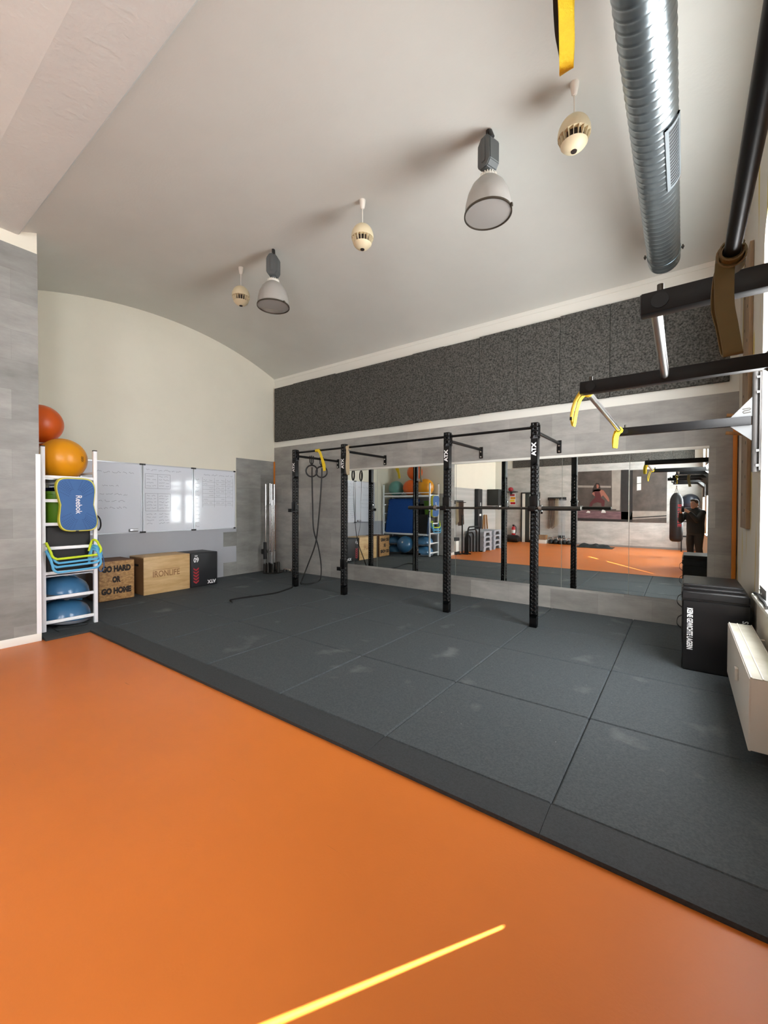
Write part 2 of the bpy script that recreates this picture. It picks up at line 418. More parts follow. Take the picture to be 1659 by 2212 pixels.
struct(G().box(FX - 0.2, RX + 0.35, D, D + 0.2, 0, 5.3).out('wall_front', m_white, smooth=0, origin=(0, 0, 0)), 'wall behind the mirrors')
struct(G().box(FX, RX, D - 0.008, D, 0, 2.80).out('trim_1', m_tile_x, smooth=0, origin=(0, 0, 0)), 'grey concrete look tiles behind the mirrors')
struct(G().box(FX, RX, D - 0.009, D, 4.29, 4.42).out('trim_2', m_white, smooth=0), 'white ledge under the vault')
struct(G().box(-5.39, 0.24, D - 0.03, D - 0.008, 2.168, 2.203, bev=0.003).out('trim_3', m_white), 'white rail along the top of the mirrors')
struct(G().box(FX - 0.2, FX, AY - 0.2, D, 0, 5.3).out('wall_left', m_cream, smooth=0, origin=(0, 0, 0)), 'cream wall behind the whiteboards')
struct(G().box(FX, FX + 0.004, AY, D - 0.01, 0, 1.03).out('trim_4', m_lgrey, smooth=0), 'light grey lower wall under the whiteboards')
poly = [(D - 0.01, 0.0), (D - 0.01, 2.48), (5.18, 2.48), (5.18, 0.94), (4.88, 0.94), (4.88, 0.645), (5.18, 0.645), (5.18, 0.315), (4.88, 0.315), (4.88, 0.0)]
struct(G().prism(poly, 'yz', FX, FX + 0.009).out('trim_5', m_tile_y, smooth=0, origin=(0, 0, 0)), 'grey concrete look tiles stepping down in the corner')
struct(G().box(FX + 0.01, FX + 0.04, D - 0.04, D - 0.012, MT, 2.48, bev=0.004).out('trim_6', m_owood), 'orange wooden corner strip beside the barbells')
struct(G().box(RX - 0.05, RX - 0.012, D - 0.06, D - 0.012, MT, 2.48, bev=0.004).out('trim_7', m_owood), 'orange wooden corner strip beside the window')

# pillar and alcove side wall
struct(G().box(FX - 0.2, PX, 0.84, AY, 0, 5.3).out('wall_alcove', m_cream, smooth=0, origin=(0, 0, 0)), 'pillar beside the white rack')
struct(G().box(PX, PX + 0.008, 0.84, AY + 0.002, 0.085, 4.178).out('trim_8', m_tile_y, smooth=0, origin=(0, 0, 0.2)), 'grey concrete look tiles on the pillar')
struct(G().box(FX + 0.002, PX, AY, AY + 0.006, 0, 1.86).out('trim_9', m_tile_x, smooth=0, origin=(0, 0, 0)), 'grey tiles behind the white rack')
struct(G().box(PX + 0.006, PX + 0.018, AY - 0.03, AY + 0.012, 0.085, 2.03).out('trim_10', m_wmetal, smooth=0), 'white corner guard on the pillar')
struct(G().box(PX, PX + 0.016, 0.84, AY + 0.012, 0, 0.085, bev=0.004).out('baseboard_left', m_white), 'white baseboard of the pillar')
struct(G().box(-6.10, -5.95, -3.30, 0.84, 0, 5.3).out('wall_partition', m_cream, smooth=0, origin=(0, 0, 0)), 'recessed side wall seen in the mirror')
struct(G().box(-5.95, -5.942, -3.30, 0.84, 0, 2.1).out('trim_11', m_tile_b, smooth=0, origin=(0, 0, 0)), 'pale panels on the recessed side wall')
struct(G().box(-7.4, PX, -3.65, -3.30, 0, 5.3).out('wall_pillar', m_white, smooth=0, origin=(0, 0, 0)), 'white pillar at the end of the side wall')
struct(G().box(-7.5, -7.3, BY, -3.65, 0, 5.3).out('wall_niche', m_cream, smooth=0, origin=(0, 0, 0)), 'end wall of the rear niche')
struct(G().box(FX - 0.2, RX + 0.35, BY - 0.2, BY, 0, 5.3).out('wall_back', m_white, smooth=0, origin=(0, 0, 0)), 'wall behind the photographer')
struct(G().box(-7.3, RX, BY, BY + 0.006, 0, 3.10).out('trim_12', m_tile_b, smooth=0, origin=(0, 0, 0)), 'pale panels on the wall behind the photographer')
struct(G().box(-4.7, RX, BY + 0.006, BY + 0.02, 0, 0.07).out('baseboard_back', m_plate, smooth=0), 'grey baseboard of the wall behind the photographer')

# window wall: piers, sill wall, lintel; arched window heads
ZS, ZT = 0.78, 3.85
WIN = [(2.82, 4.45), (-1.52, -0.53), (-4.3, -2.75)]
g = G(); g.box(RX, RX + 0.35, BY - 0.2, D + 0.2, -0.1, ZS); g.box(RX, RX + 0.35, BY - 0.2, D + 0.2, ZT, 5.3)
edges = [D + 0.2] + [v for a, b in WIN for v in (b, a)] + [BY - 0.2]
for i in range(0, len(edges), 2): g.box(RX, RX + 0.35, edges[i + 1], edges[i], ZS, ZT)
for a, b in WIN:
    for y0, sgn in ((a, 1), (b, -1)):
        pl = [(y0, ZT)] + [(y0 + sgn * 0.45 * (1 - math.cos(t * PI / 16)), ZT - 0.30 + 0.30 * math.sin(t * PI / 16)) for t in range(9)]
        g.prism(pl, 'yz', RX, RX + 0.35)
struct(g.out('wall_right', m_patch, smooth=0, origin=(0, 0, 0)), 'patchy cream window wall')
XG = RX + 0.10; JW = 0.265
for k, (a, b) in enumerate(WIN):
    g = G()
    if k == 0:                                     # unseen jamb and crossbar, shaped so the narrow slit draws the sun stripe
        g.box(XG + 0.010, XG + 0.022, a, a + JW, ZS, ZT)
        g.box(XG + 0.010, XG + 0.022, a + JW - 0.005, b, 1.87, 2.10)
    else: g.box(XG, XG + 0.05, a, a + 0.06, ZS, ZT)
    g.box(XG, XG + 0.05, b - 0.05, b, ZS, ZT); g.box(XG, XG + 0.05, a, b, ZS, ZS + 0.05)
    f = struct(g.out('window_%d' % (k + 1), m_white, smooth=0), 'tall bright window in the right wall')
    g = G()
    if k == 0:
        for z0, z1 in ((ZS + 0.05, 1.87), (2.10, ZT)):
            def e(z): return a + JW + (0.024 + 0.075 * min(max((z - 0.9) / 1.6, 0), 1) if z < 2.6 else 0)
            zs = [z0, min(z1, 2.5), z1] if z1 > 2.6 else [z0, z1]
            pl = [(b - 0.05, z0)] + [(e(z), z) for z in zs[:2]] + ([(a + JW, 2.51), (a + JW, z1)] if z1 > 2.6 else []) + [(b - 0.05, z1)]
            g.prism(pl, 'yz', XG + 0.012, XG + 0.02)
    else: g.box(XG + 0.012, XG + 0.02, a + 0.06, b - 0.05, ZS + 0.05, ZT)
    o = g.out('window_blind', m_pane, smooth=0, parent=f)  # added glowing sheet; the first one's tapered gap shapes the sun stripe
    s_ = G().box(RX - 0.045, XG, a - 0.04, b + 0.04, ZS - 0.03, ZS + 0.005, bev=0.012).out('window_sill', m_white, parent=f)

# ------------------------------------------------------------------ rubber floor: tiles and bevelled edge strips
XE = [RX - 0.006, -0.504, -1.50, -2.495, -3.49, -4.485, -5.48, -6.475, FX + 0.012]
YE = [2.085, 3.09, 4.11, 5.10, D - 0.012]
rn = ['front row next to the sloping edge', 'second row from the orange floor', 'third row from the orange floor', 'back row along the mirror wall']
for j in range(4):
    for i in range(8):
        o = G().box(XE[i + 1] + 0.002, XE[i] - 0.002, YE[j] + 0.002, YE[j + 1] - 0.002, 0, MT, bev=0.009, seg=1).out('rubber_floor_tile', m_rubber)
        wh = 'beside the window wall' if i == 0 else ('beside the whiteboard wall' if i == 7 else '%s column from the window wall' % ORD[i])
        tag(o, 'dark grey rubber tile, %s, %s' % (rn[j], wh), 'floor tile', 'rubber floor tiles')
for i in range(1):
    o = G().box(XE[8], -5.81, AY + 0.01, 2.081, 0, MT, bev=0.005, seg=1).out('rubber_floor_tile', m_rubber)
    tag(o, 'dark grey rubber tile under the white metal rack', 'floor tile', 'rubber floor tiles')
for i in range(6):
    x1, x0 = XE[i] - 0.001, XE[i + 1] + 0.001
    if i == 5: x0 = -5.59
    if i == 6: continue
    g = G(); P = [(1.885, 0), (2.083, 0), (2.083, MT), (1.915, 0.026), (1.885, 0.022)]
    o = g.prism(P, 'yz', x0, x1).out('rubber_edge_strip', m_ramp, smooth=0)
    wh = 'nearest the window wall' if i == 0 else '%s from the window wall' % ORD[i]
    tag(o, 'sloping dark rubber edge strip along the orange floor, %s' % wh, 'edge strip', 'rubber edge strips')
g = G(); P = [(-5.59, 0), (-5.808, 0), (-5.808, MT), (-5.62, 0.026), (-5.59, 0.022)]
o = g.prism(P, 'xz', AY + 0.03, 2.083).out('rubber_edge_strip', m_ramp, smooth=0)
tag(o, 'short sloping rubber edge strip at the foot of the white rack', 'edge strip', 'rubber edge strips')

# ------------------------------------------------------------------ mirrors and acoustic panels
MX = [-5.385, -4.62, -3.81, -3.01, -2.19, -1.38, -0.563, 0.237]
for i in range(7):
    g = G().box(MX[i] + 0.003, MX[i + 1] - 0.003, D - 0.014, D - 0.008, 0.35, 2.168, mi=1)
    for f in g.bm.faces:
        if f.calc_center_median().y < D - 0.0135: f.material_index = 0
    o = g.out('wall_mirror', [m_mirror, m_medge], smooth=0)
    tag(o, 'frameless wall mirror panel, %s' % ('leftmost, beside the grey wall' if i == 0 else 'rightmost, beside the black foam box' if i == 6 else '%s from the left end of the mirror row' % ORD[i]), 'mirror', 'mirror panels')
AX = [-7.505, -6.888, -6.265, -5.653, -5.049, -4.437, -3.844, -3.225, -2.613, -2.016, -1.42, -0.801, -0.2, 0.415]
for i in range(13):
    t = 4.125 + random.uniform(-0.012, 0.012); b = 2.928 + random.uniform(-0.006, 0.004)
    o = G().box(AX[i] + 0.002, AX[i + 1] - 0.002, D - 0.05, D - 0.001, b, t, bev=0.004, seg=1).out('acoustic_panel', m_acou, origin=(0, 0, 0))
    tag(o, 'speckled dark grey foam panel high on the mirror wall, %s' % ('at the left corner' if i == 0 else 'at the window end' if i == 12 else '%s from the left corner' % ORD[i]), 'wall panel', 'acoustic panels over the mirrors')
for i in range(10):
    x0 = -5.9 + i * 0.62
    o = G().box(x0 + 0.002, x0 + 0.618, BY + 0.001, BY + 0.05, 3.12, 4.1, bev=0.004, seg=1).out('acoustic_panel', m_acou, origin=(0, 0, 0))
    tag(o, 'dark foam panel on the rear wall, %s from the door end, seen in mirror' % ORD[i], 'wall panel', 'acoustic panels on the rear wall')

# ------------------------------------------------------------------ whiteboards
def scribble(g, x, y0, y1, z, amp=0.012, n=None):
    """one line of handwriting on the board, read from y0 to y1"""
    y = y0
    while y < y1 - 0.03:
        L = min(random.uniform(0.05, 0.13), y1 - y); n = max(5, int(L / 0.012)); pts = []
        for k in range(n + 1):
            pts.append((x, y + L * k / n, z + random.uniform(-amp, amp) * (1 if k % 2 else 0.5)))
        g.strap(pts, (0, 0.3, 1), 0.004, 0.0006); y += L + random.uniform(0.02, 0.035)
BYS = [2.415, 3.325, 4.238, 5.145]; BX = FX + 0.028
blab = ['whiteboard nearest the white rack, with a few lines of faint writing', 'middle whiteboard with framed lists of handwriting', 'right whiteboard with a written table, next to the grey tiles']
for i in range(3):
    y0, y1 = BYS[i] + 0.004, BYS[i + 1] - 0.004; z0, z1 = 1.01, 2.195
    t = thing('whiteboard', blab[i], 'whiteboard', (FX, (y0 + y1) / 2, z0), 'whiteboards')
    G().box(FX + 0.004, BX, y0 + 0.01, y1 - 0.01, z0 + 0.01, z1 - 0.01).out('board_surface', m_board, t, smooth=0)
    g = G(); w = 0.018
    g.box(FX + 0.004, BX + 0.006, y0, y1, z0, z0 + w).box(FX + 0.004, BX + 0.006, y0, y1, z1 - w, z1)
    g.box(FX + 0.004, BX + 0.006, y0, y0 + w, z0 + w, z1 - w).box(FX + 0.004, BX + 0.006, y1 - w, y1, z0 + w, z1 - w)
    g.out('frame', m_alu, t, smooth=0)
    for yy in (y0, y1):
        for z in (z0, z1):
            if i == 0 and yy == y0: continue
            s1 = -1 if yy == y1 else 1
            G().box(FX + 0.004, BX + 0.012, yy - 0.002 * s1, yy + 0.045 * s1, z - 0.004 if z == z0 else z - 0.024, z + 0.024 if z == z0 else z + 0.004, bev=0.004).out('corner_cap', m_blackp, t)
    X = BX + 0.0008; blocks = []
    def nb(): blocks.append(G()); return blocks[-1]
    if i == 0:
        for z, a, b in ((1.80, 2.72, 2.95), (1.66, 2.68, 3.1), (1.55, 2.66, 3.05), (1.44, 2.66, 3.12), (2.02, 2.6, 3.2)): scribble(nb(), X, a, b, z, 0.02)
    elif i == 1:
        scribble(nb(), X, 3.38, 4.0, 2.10, 0.02)
        for zt, rows_ in ((2.0, 4), (1.66, 5), (1.34, 4)):
            g = nb()
            if zt > 1.5:
                for zz_ in (zt + 0.03, zt - rows_ * 0.055): g.strap([(X, 3.37, zz_), (X, 3.80, zz_ - 0.002)], (0, 0, 1), 0.004, 0.0006)
                for yy in (3.37, 3.58, 3.80): g.strap([(X, yy, zt + 0.03), (X, yy, zt - rows_ * 0.055)], (0, 1, 0), 0.004, 0.0006)
            g2 = nb() if zt < 1.5 else g
            for k in range(rows_):
                scribble(g, X, 3.39, 3.55, zt - k * 0.055 - 0.01); scribble(g2, X, 3.60, 3.78, zt - k * 0.055 - 0.01)
    else:
        scribble(nb(), X, 4.45, 5.08, 2.08, 0.016)
        for k in range(12): scribble(nb(), X, 4.27, 4.36, 1.98 - k * 0.075)
        g = nb()
        for k in range(7):
            z = 1.98 - k * 0.075
            for yy in (4.44, 4.56, 4.70, 4.82, 4.95):
                if random.random() < 0.7: scribble(g, X, yy, yy + 0.09, z)
            g.strap([(X, 4.42, z - 0.035), (X, 5.08, z - 0.037)], (0, 0, 1), 0.003, 0.0006)
        for yy in (4.42, 4.67, 4.92, 5.08): g.strap([(X, yy, 2.03), (X, yy, 1.45)], (0, 1, 0), 0.003, 0.0006)
        scribble(nb(), X, 4.28, 4.38, 1.08, 0.016)
    for g in blocks: g.out('handwriting', m_ink, t, smooth=0)
o = G().box(BX + 0.006, BX + 0.04, 3.10, 3.24, 1.035, 1.085, bev=0.008).box(BX + 0.04, BX + 0.052, 3.105, 3.235, 1.04, 1.08, bev=0.004, mi=1).out('board_eraser', [m_plate, m_alu])
tag(o, 'small grey eraser stuck to the whiteboard nearest the rack', 'eraser')

# ------------------------------------------------------------------ plyometric boxes in front of the whiteboards
XB = -6.95
t = thing('plyo_box', 'speckled chipboard jump box stencilled GO HARD OR GO HOME', 'jump box', (-7.2, 2.69, MT), 'jump boxes under the whiteboards')
G().box(XB - 0.5, XB - 0.012, 2.45, 2.95, MT, 0.642, bev=0.012).out('body', m_osbs, t)
G().box(XB - 0.02, XB, 2.46, 2.94, MT + 0.01, 0.635, bev=0.006).out('front_panel', m_osb, t)
for s_, z, w_ in (('GO HARD', 0.522, 0.40), ('OR', 0.36, 0.115), ('GO HOME', 0.19, 0.41)):
    G().text(s_, (XB + 0.0012, 2.69, z), (0, 1, 0), (0, 0, 1), w_, 0.098, 0.0005, bold=0.075).out('stencil_lettering', m_stencil, t, smooth=0)
t = thing('plyo_box', 'pale plywood jump box branded IRONLIFE, between two other boxes', 'jump box', (-7.2, 3.46, MT), 'jump boxes under the whiteboards')
G().box(XB - 0.018, XB, 3.08, 3.84, MT, 0.645, bev=0.002).out('front_panel', m_ply, t)
g = G().box(XB - 0.5, XB - 0.018, 3.08, 3.098, MT, 0.627).box(XB - 0.5, XB - 0.018, 3.822, 3.84, MT, 0.627).box(XB - 0.5, XB - 0.482, 3.098, 3.822, MT, 0.627)
g.out('side_panel', m_plyend, t, smooth=0)
G().box(XB - 0.5, XB - 0.018, 3.08, 3.84, 0.627, 0.645, bev=0.002).out('top_panel', m_ply, t)
G().tube(arc((XB - 0.3, 0.5), 0.018, 90, 270, 6, 'xz', 3.0795) + arc((XB - 0.2, 0.5), 0.018, -90, 90, 6, 'xz', 3.0795), 0.0, closed=True) if False else None
G().box(XB - 0.32, XB - 0.18, 3.0785, 3.083, 0.49, 0.525, bev=0.002).out('hand_hole', m_stencil, t)
g = G().text('IRONLIFE', (XB + 0.001, 3.44, 0.36), (0, 1, 0), (0, 0, 1), 0.44, 0.10, 0.0005, bold=0.012)
g.box(XB, XB + 0.0015, 3.22, 3.66, 0.425, 0.431).out('branded_lettering', m_burn, t, smooth=0)
t = thing('plyo_box', 'soft black jump box with 09, red chevrons and upside-down white ATX', 'jump box', (-7.2, 4.115, MT), 'jump boxes under the whiteboards')
G().box(XB - 0.5, XB, 3.86, 4.37, MT, 0.64, bev=0.016, seg=3).out('foam_body', m_vinylm, t)
G().box(XB - 0.3, XB + 0.0015, 3.875, 4.355, 0.335, 0.338).out('seam', m_stencil, t, smooth=0)
g = G().text('NO', (XB + 0.0015, 3.955, 0.59), (0, 1, 0), (0, 0, 1), 0.05, 0.03, 0.0003, bold=0.03)
g.text('09', (XB + 0.0015, 3.955, 0.52), (0, 1, 0), (0, 0, 1), 0.095, 0.09, 0.0003, bold=0.03)
g.out('number_print', m_wprint, t, smooth=0)
g = G()
for k in range(5):
    z = 0.385 - k * 0.055; a, b, c = 3.905, 3.955, 4.005
    g.prism([(a, z), (b, z - 0.032), (c, z), (c, z - 0.03), (b, z - 0.066), (a, z - 0.03)], 'yz', XB, XB + 0.0015)
g.out('chevron_print', m_red, t, smooth=0)
G().text('ATX', (XB + 0.0015, 4.25, 0.105), (0, -1, 0), (0, 0, -1), 0.17, 0.065, 0.0003, bold=0.05).out('logo_print', m_wprint, t, smooth=0)

# ================================================================== WHITE METAL RACK AND WHAT IS ON IT
RXF, RXB, RY0, RY1 = -5.85, -7.47, 1.52, 2.03
t = thing('storage_rack', 'tall white metal rack of balls and mats beside the grey pillar', 'rack', ((RXF + RXB) / 2, 1.78, MT))
for x in (RXF, RXB):
    for y in (RY0, RY1): 
        G().box(x - 0.02, x + 0.02, y - 0.02, y + 0.02, MT, 2.14, bev=0.004).out('upright', m_wmetal, t)
    for z in (1.80, 1.53, 1.26, 0.985, 0.70, 0.415, 0.14):
        G().box(x - 0.014, x + 0.014, RY0 + 0.02, RY1 - 0.02, z - 0.018, z + 0.018, bev=0.004).out('rung', m_wmetal, t)
    for y in (RY0, RY1):
        G().box(x - 0.021, x + 0.021, y - 0.021, y + 0.021, 2.138, 2.15, bev=0.003).out('end_cap', m_blackp, t)
for z in (1.78, 0.66):
    for y in (RY0, RY1):
        G().box(RXB + 0.02, RXF - 0.02, y - 0.012, y + 0.012, z - 0.025, z + 0.025, bev=0.003).out('rail', m_wmetal, t)
    G().box(RXB + 0.02, RXF - 0.02, RY0 + 0.013, RY1 - 0.013, z - 0.006, z + 0.006).out('shelf', m_alu, t, smooth=0)
G().box(RXB, RXF - 0.015, RY1 - 0.012, RY1 + 0.012, 1.86, 1.885).out('rail', m_wmetal, t)
ZSH = 1.788

def ball(c, r, m, label, logo=None, sz=1.0):
    o = G().sphere(c, r, sz, 40, 24).out('exercise_ball', m, smooth=60)
    tag(o, label, 'exercise ball', 'exercise balls on the white rack')
    if logo:
        pass
    return o
rb = 0.25
b1 = thing('exercise_ball', 'big yellow exercise ball at the front end of the rack top', 'exercise ball', (-6.13, 1.79, ZSH), 'exercise balls on the white rack')
G().sphere((-6.13, 1.79, ZSH + rb), rb, 1.0, 48, 28).out('ball', m_bally, b1, smooth=60)
g = G()
cb = Vector((-6.13, 1.79, ZSH + rb))
for k in range(5):                                  # small dark hand-written mark on its side
    a0 = 0.55 + k * 0.012; pts = []
    for q in range(9):
        az = math.radians(33) + 0.035 * math.sin(q * 1.9 + k * 2.1) + 0.03 * (k - 2); el = 0.14 - q * 0.03 - 0.05 * (k % 2)
        d = Vector((math.cos(az) * math.cos(el), math.sin(az) * math.cos(el), math.sin(el))); pts.append(cb + d * (rb + 0.0005))
    g.tube(pts, 0.0014, 5)
g.out('marker_scrawl', m_stencil, b1)
b2 = ball((-6.635, 1.78, ZSH + 0.245), 0.245, m_ballo, 'orange exercise ball in the middle of the rack top, next to the yellow one')
b3 = ball((-6.56, 1.69, ZSH + 0.715), 0.235, m_ballo, 'orange exercise ball piled on top of the other balls')
b4 = ball((-7.16, 1.80, ZSH + 0.235), 0.235, m_ballt, 'teal exercise ball at the far end of the rack top')

# jigsaw mats leaning in the middle bay, black mat, green tub
def jig_outline(w, h, n, m_, a=0.022):
    pts = []
    def edge(p, q, k):
        p, q = Vector(p), Vector(q); d = (q - p); L = d.length; d.normalize(); nrm = Vector((d.y, -d.x))
        for i in range(k):
            s0 = L * i / k; st = L / k
            pts.extend([p + d * (s0 + st * 0.05), p + d * (s0 + st * 0.28), p + d * (s0 + st * 0.22) + nrm * a, p + d * (s0 + st * 0.72) + nrm * a, p + d * (s0 + st * 0.66)])
    edge((0, 0), (w, 0), n); edge((w, 0), (w, h), m_); edge((w, h), (0, h), n); edge((0, h), (0, 0), m_)
    return pts
for k in range(3):
    g = G(); w, h = 0.98, 1.0
    po = jig_outline(w, h, 12, 12)
    for d in (0,):
        A = []; B = []
        for p in po:
            x = -7.43 + p.x + 0.02 * k; z = 0.69 + p.y; y = 1.99 - 0.035 * k - 0.06 * (p.y / h)
            A.append(g.bm.verts.new((x + 0.10 * p.y, y, z))); B.append(g.bm.verts.new((x + 0.10 * p.y, y - 0.022, z)))
        g.bridge(A, B); g.cap(A, 0, True); g.cap(B)
    o = g.out('jigsaw_mat', m_puzz, smooth=0)
    tag(o, ['blue jigsaw foam mat leaning in the rack, outermost of three', 'blue jigsaw foam mat in the rack, between two others', 'blue jigsaw foam mat in the rack, innermost of three'][k], 'foam mat', 'blue jigsaw mats in the rack')
o = G().box(-6.24, -5.89, 1.55, 2.00, 0.672, 1.24, bev=0.03, seg=3).out('folded_mat', m_blackm)
tag(o, 'black folded gym mat standing in the front end of the rack', 'folded mat')
o = G().lathe([(0, 0), (0.10, 0), (0.105, 0.01), (0.135, 0.36), (0.145, 0.365), (0.145, 0.40), (0.13, 0.40), (0.125, 0.37), (0.10, 0.03), (0, 0.03)], (-6.08, 1.70, 1.242), 32).out('tub', m_green)
tag(o, 'green plastic tub behind the blue step in the rack', 'tub')
for k in range(4):
    o = G().cyl((-6.28 - 0.03 * k, 1.57 + 0.065 * k, 0.70), (-6.33 - 0.02 * k, 1.58 + 0.06 * k, 1.55), 0.03, 16).out('foam_roll', m_blackm if k % 2 else m_vinylm)
    tag(o, 'dark foam roll standing behind the jigsaw mats, %s from the wall' % ORD[k], 'foam roll', 'dark foam rolls in the rack')

# step platform hooked on the outside of the rack end
t = thing('balance_step', 'blue and lime step platform marked Reebok hanging on the rack end', 'step platform', (RXF + 0.05, 1.82, 1.18))
def step_outline(k, n=64):
    pts = []
    for i in range(n):
        a = 2 * PI * i / n; ca, sa = math.cos(a), math.sin(a)
        e = 0.42; y = (abs(ca) ** e) * (1 if ca > 0 else -1); z = (abs(sa) ** e) * (1 if sa > 0 else -1)
        waist = 1 - 0.17 * math.exp(-(z / 0.42) ** 2)
        pts.append((1.825 + 0.02 * (-z) + y * (0.205 - k) * waist, 1.485 + z * (0.315 - k)))
    return pts
g = G(); X0 = RXF + 0.022
rows = []
for k, x in ((0.012, X0), (0.0, X0 + 0.015), (0.0, X0 + 0.05), (0.006, X0 + 0.062), (0.014, X0 + 0.062)):
    rows.append([g.bm.verts.new((x, y, z)) for y, z in step_outline(k)])
for i in range(len(rows) - 1): g.bridge(rows[i], rows[i + 1])
g.cap(rows[0]); g.cap(rows[-1])
g.out('rim', m_lime, t)
g = G(); rows = []
for k, x in ((0.015, X0 + 0.060), (0.015, X0 + 0.066), (0.019, X0 + 0.069)): rows.append([g.bm.verts.new((x, y, z)) for y, z in step_outline(k)])
g.bridge(rows[0], rows[1]); g.bridge(rows[1], rows[2]); g.cap(rows[2])
g.out('tread', m_blue, t)
g = G()
for q in range(7):
    for i in range(30):
        a = 2 * PI * (i + 0.5 * (q % 2)) / 30; kk = 0.035 + q * 0.017
        pp = step_outline(kk, 30)[i]
        if abs(pp[1] - 1.485) > 0.10:
            g.box(X0 + 0.068, X0 + 0.0705, pp[0] - 0.006, pp[0] + 0.006, pp[1] - 0.003, pp[1] + 0.003)
o_ = g.out('tread_studs', m_blued, t, smooth=0); o_['kind'] = 'stuff'
G().text('Reebok', (X0 + 0.0702, 1.835, 1.485), (0, 0, -1), (0, 1, 0), 0.215, 0.062, 0.0004, bold=0.01).out('lettering', m_wprint, t, smooth=0)
G().box(X0 + 0.03, X0 + 0.066, 1.805, 1.835, 1.166, 1.182, bev=0.003).out('clip', m_blackp, t)
G().cyl((RXF, 1.9, 1.22), (X0 + 0.02, 1.9, 1.22), 0.012, 8).out('hook', m_blackp, t)

# small training hurdles hung over the rung
def hurdle(label, m, y0, y1, zt, zb, x, tilt):
    pts = []
    A = Vector((x, y0, zt)); 
    path = [(x - 0.03, y0 - 0.015, zt + 0.01), (x + 0.0, y0 + 0.005, zt - 0.06)] + arc((y0 + 0.09, zb + 0.07), 0.07, 180, 270, 5, 'yz', x + tilt * 0.5) + arc((y1 - 0.07, zb + 0.085), 0.07, 270, 360, 5, 'yz', x + tilt) + [(x + tilt * 0.6, y1 - 0.015, zt - 0.05), (x + 0.02, y1 - 0.04, zt), (x - 0.03, y1 - 0.06, zt + 0.015), (x - 0.05, y1 - 0.075, zt - 0.02), (x - 0.05, y1 - 0.10, zb + 0.06)]
    o = G().tube(smooth_path(path, 4), 0.013, 10).out('mini_hurdle', m)
    return tag(o, label, 'training hurdle', 'mini hurdles on the rack end')
hurdle('lime yellow mini hurdle hooked on the rack end', m_limeg, 1.55, 2.055, 1.045, 0.865, RXF + 0.075, 0.03)
hurdle('light blue mini hurdle hanging just below the lime one', m_sky, 1.575, 2.065, 0.975, 0.815, RXF + 0.055, 0.03)
hurdle('light blue mini hurdle hanging in the middle of the blue ones', m_sky, 1.545, 2.05, 0.955, 0.775, RXF + 0.085, 0.03)
hurdle('light blue mini hurdle hanging lowest on the rack end', m_sky, 1.555, 2.045, 0.93, 0.715, RXF + 0.10, 0.03)
o = G().strap(smooth_path([(RXF + 0.01, 2.05, 1.36), (RXF, 2.085, 1.30), (RXF, 2.09, 1.22), (RXF, 2.065, 1.17), (RXF - 0.01, 2.052, 1.21), (RXF - 0.01, 2.055, 1.30)], 5), (1, 0, 0), 0.03, 0.008, closed=True).out('strap_loop', m_blackr)
tag(o, 'short black strap loop hanging on the rack upright', 'strap')
o = G().tube(smooth_path([(RXF - 0.03, 2.055, 1.25), (RXF - 0.03, 2.07, 1.05), (RXF - 0.02, 2.12, 0.83), (RXF - 0.02, 2.13, 0.71), (RXF - 0.02, 2.10, 0.655), (RXF - 0.02, 2.07, 0.70), (RXF - 0.02, 2.058, 0.85), (RXF - 0.03, 2.056, 1.05), (RXF - 0.04, 2.056, 1.24)], 5), 0.006, 8, closed=True).out('exercise_tube', m_blueb)
tag(o, 'blue exercise cord looped over the rack upright', 'exercise cord')

# half-ball trainers on the bottom level
def bosu(loc, rot, label, r=0.275):
    t = thing('half_ball_trainer', label, 'half ball', loc, 'half ball trainers in the rack')
    t.rotation_euler = rot
    o3 = Vector(loc)
    G().lathe([(0, 0), (r * 0.9, 0), (r, 0.018), (r, 0.036), (r * 0.965, 0.05), (0, 0.05)], o3, 48).out('platform', m_bosug, t)
    G().lathe([(r * 0.97, 0.05), (r * 0.975, 0.062), (r * 0.955, 0.085), (r * 0.90, 0.13), (r * 0.78, 0.18), (r * 0.60, 0.215), (r * 0.35, 0.24), (r * 0.15, 0.246), (0, 0.247)], o3, 48).out('dome', m_bosu, t, smooth=60)
    G().lathe([(0.0, 0.2505), (0.022, 0.2505), (0.028, 0.246), (0.028, 0.24)], o3, 20).out('cap', m_wprint, t)
    return t
bosu((-6.16, 1.80, MT + 0.035), (math.radians(-3), math.radians(7), 0.3), 'blue half ball trainer lying on the rubber floor under the rack')
bosu((-6.17, 1.79, MT + 0.325), (math.radians(-3), math.radians(7), 0.9), 'blue half ball trainer stacked on another at the rack end')
bosu((-6.72, 1.93, 0.325), (math.radians(-66), math.radians(14), 0), 'blue half ball trainer tipped on edge in the middle of the rack', 0.26)
bosu((-7.22, 1.78, MT + 0.002), (0, 0, 0), 'blue half ball trainer lying at the far end of the rack', 0.235)
bosu((-7.22, 1.78, MT + 0.275), (0, 0, 0), 'blue half ball trainer stacked at the far end of the rack', 0.235)
o = G().tube(smooth_path([(-5.95, 1.62, MT + 0.006), (-5.86, 1.72, MT + 0.006), (-5.80, 1.90, MT + 0.005), (-5.9, 1.95, MT + 0.006), (-6.0, 1.82, MT + 0.006), (-5.98, 1.66, MT + 0.006), (-5.84, 1.62, MT + 0.006), (-5.74, 1.63, 0.036)], 6), 0.004, 6).out('cord', m_blackr)
tag(o, 'thin black cord lying on the floor under the rack end', 'cord')

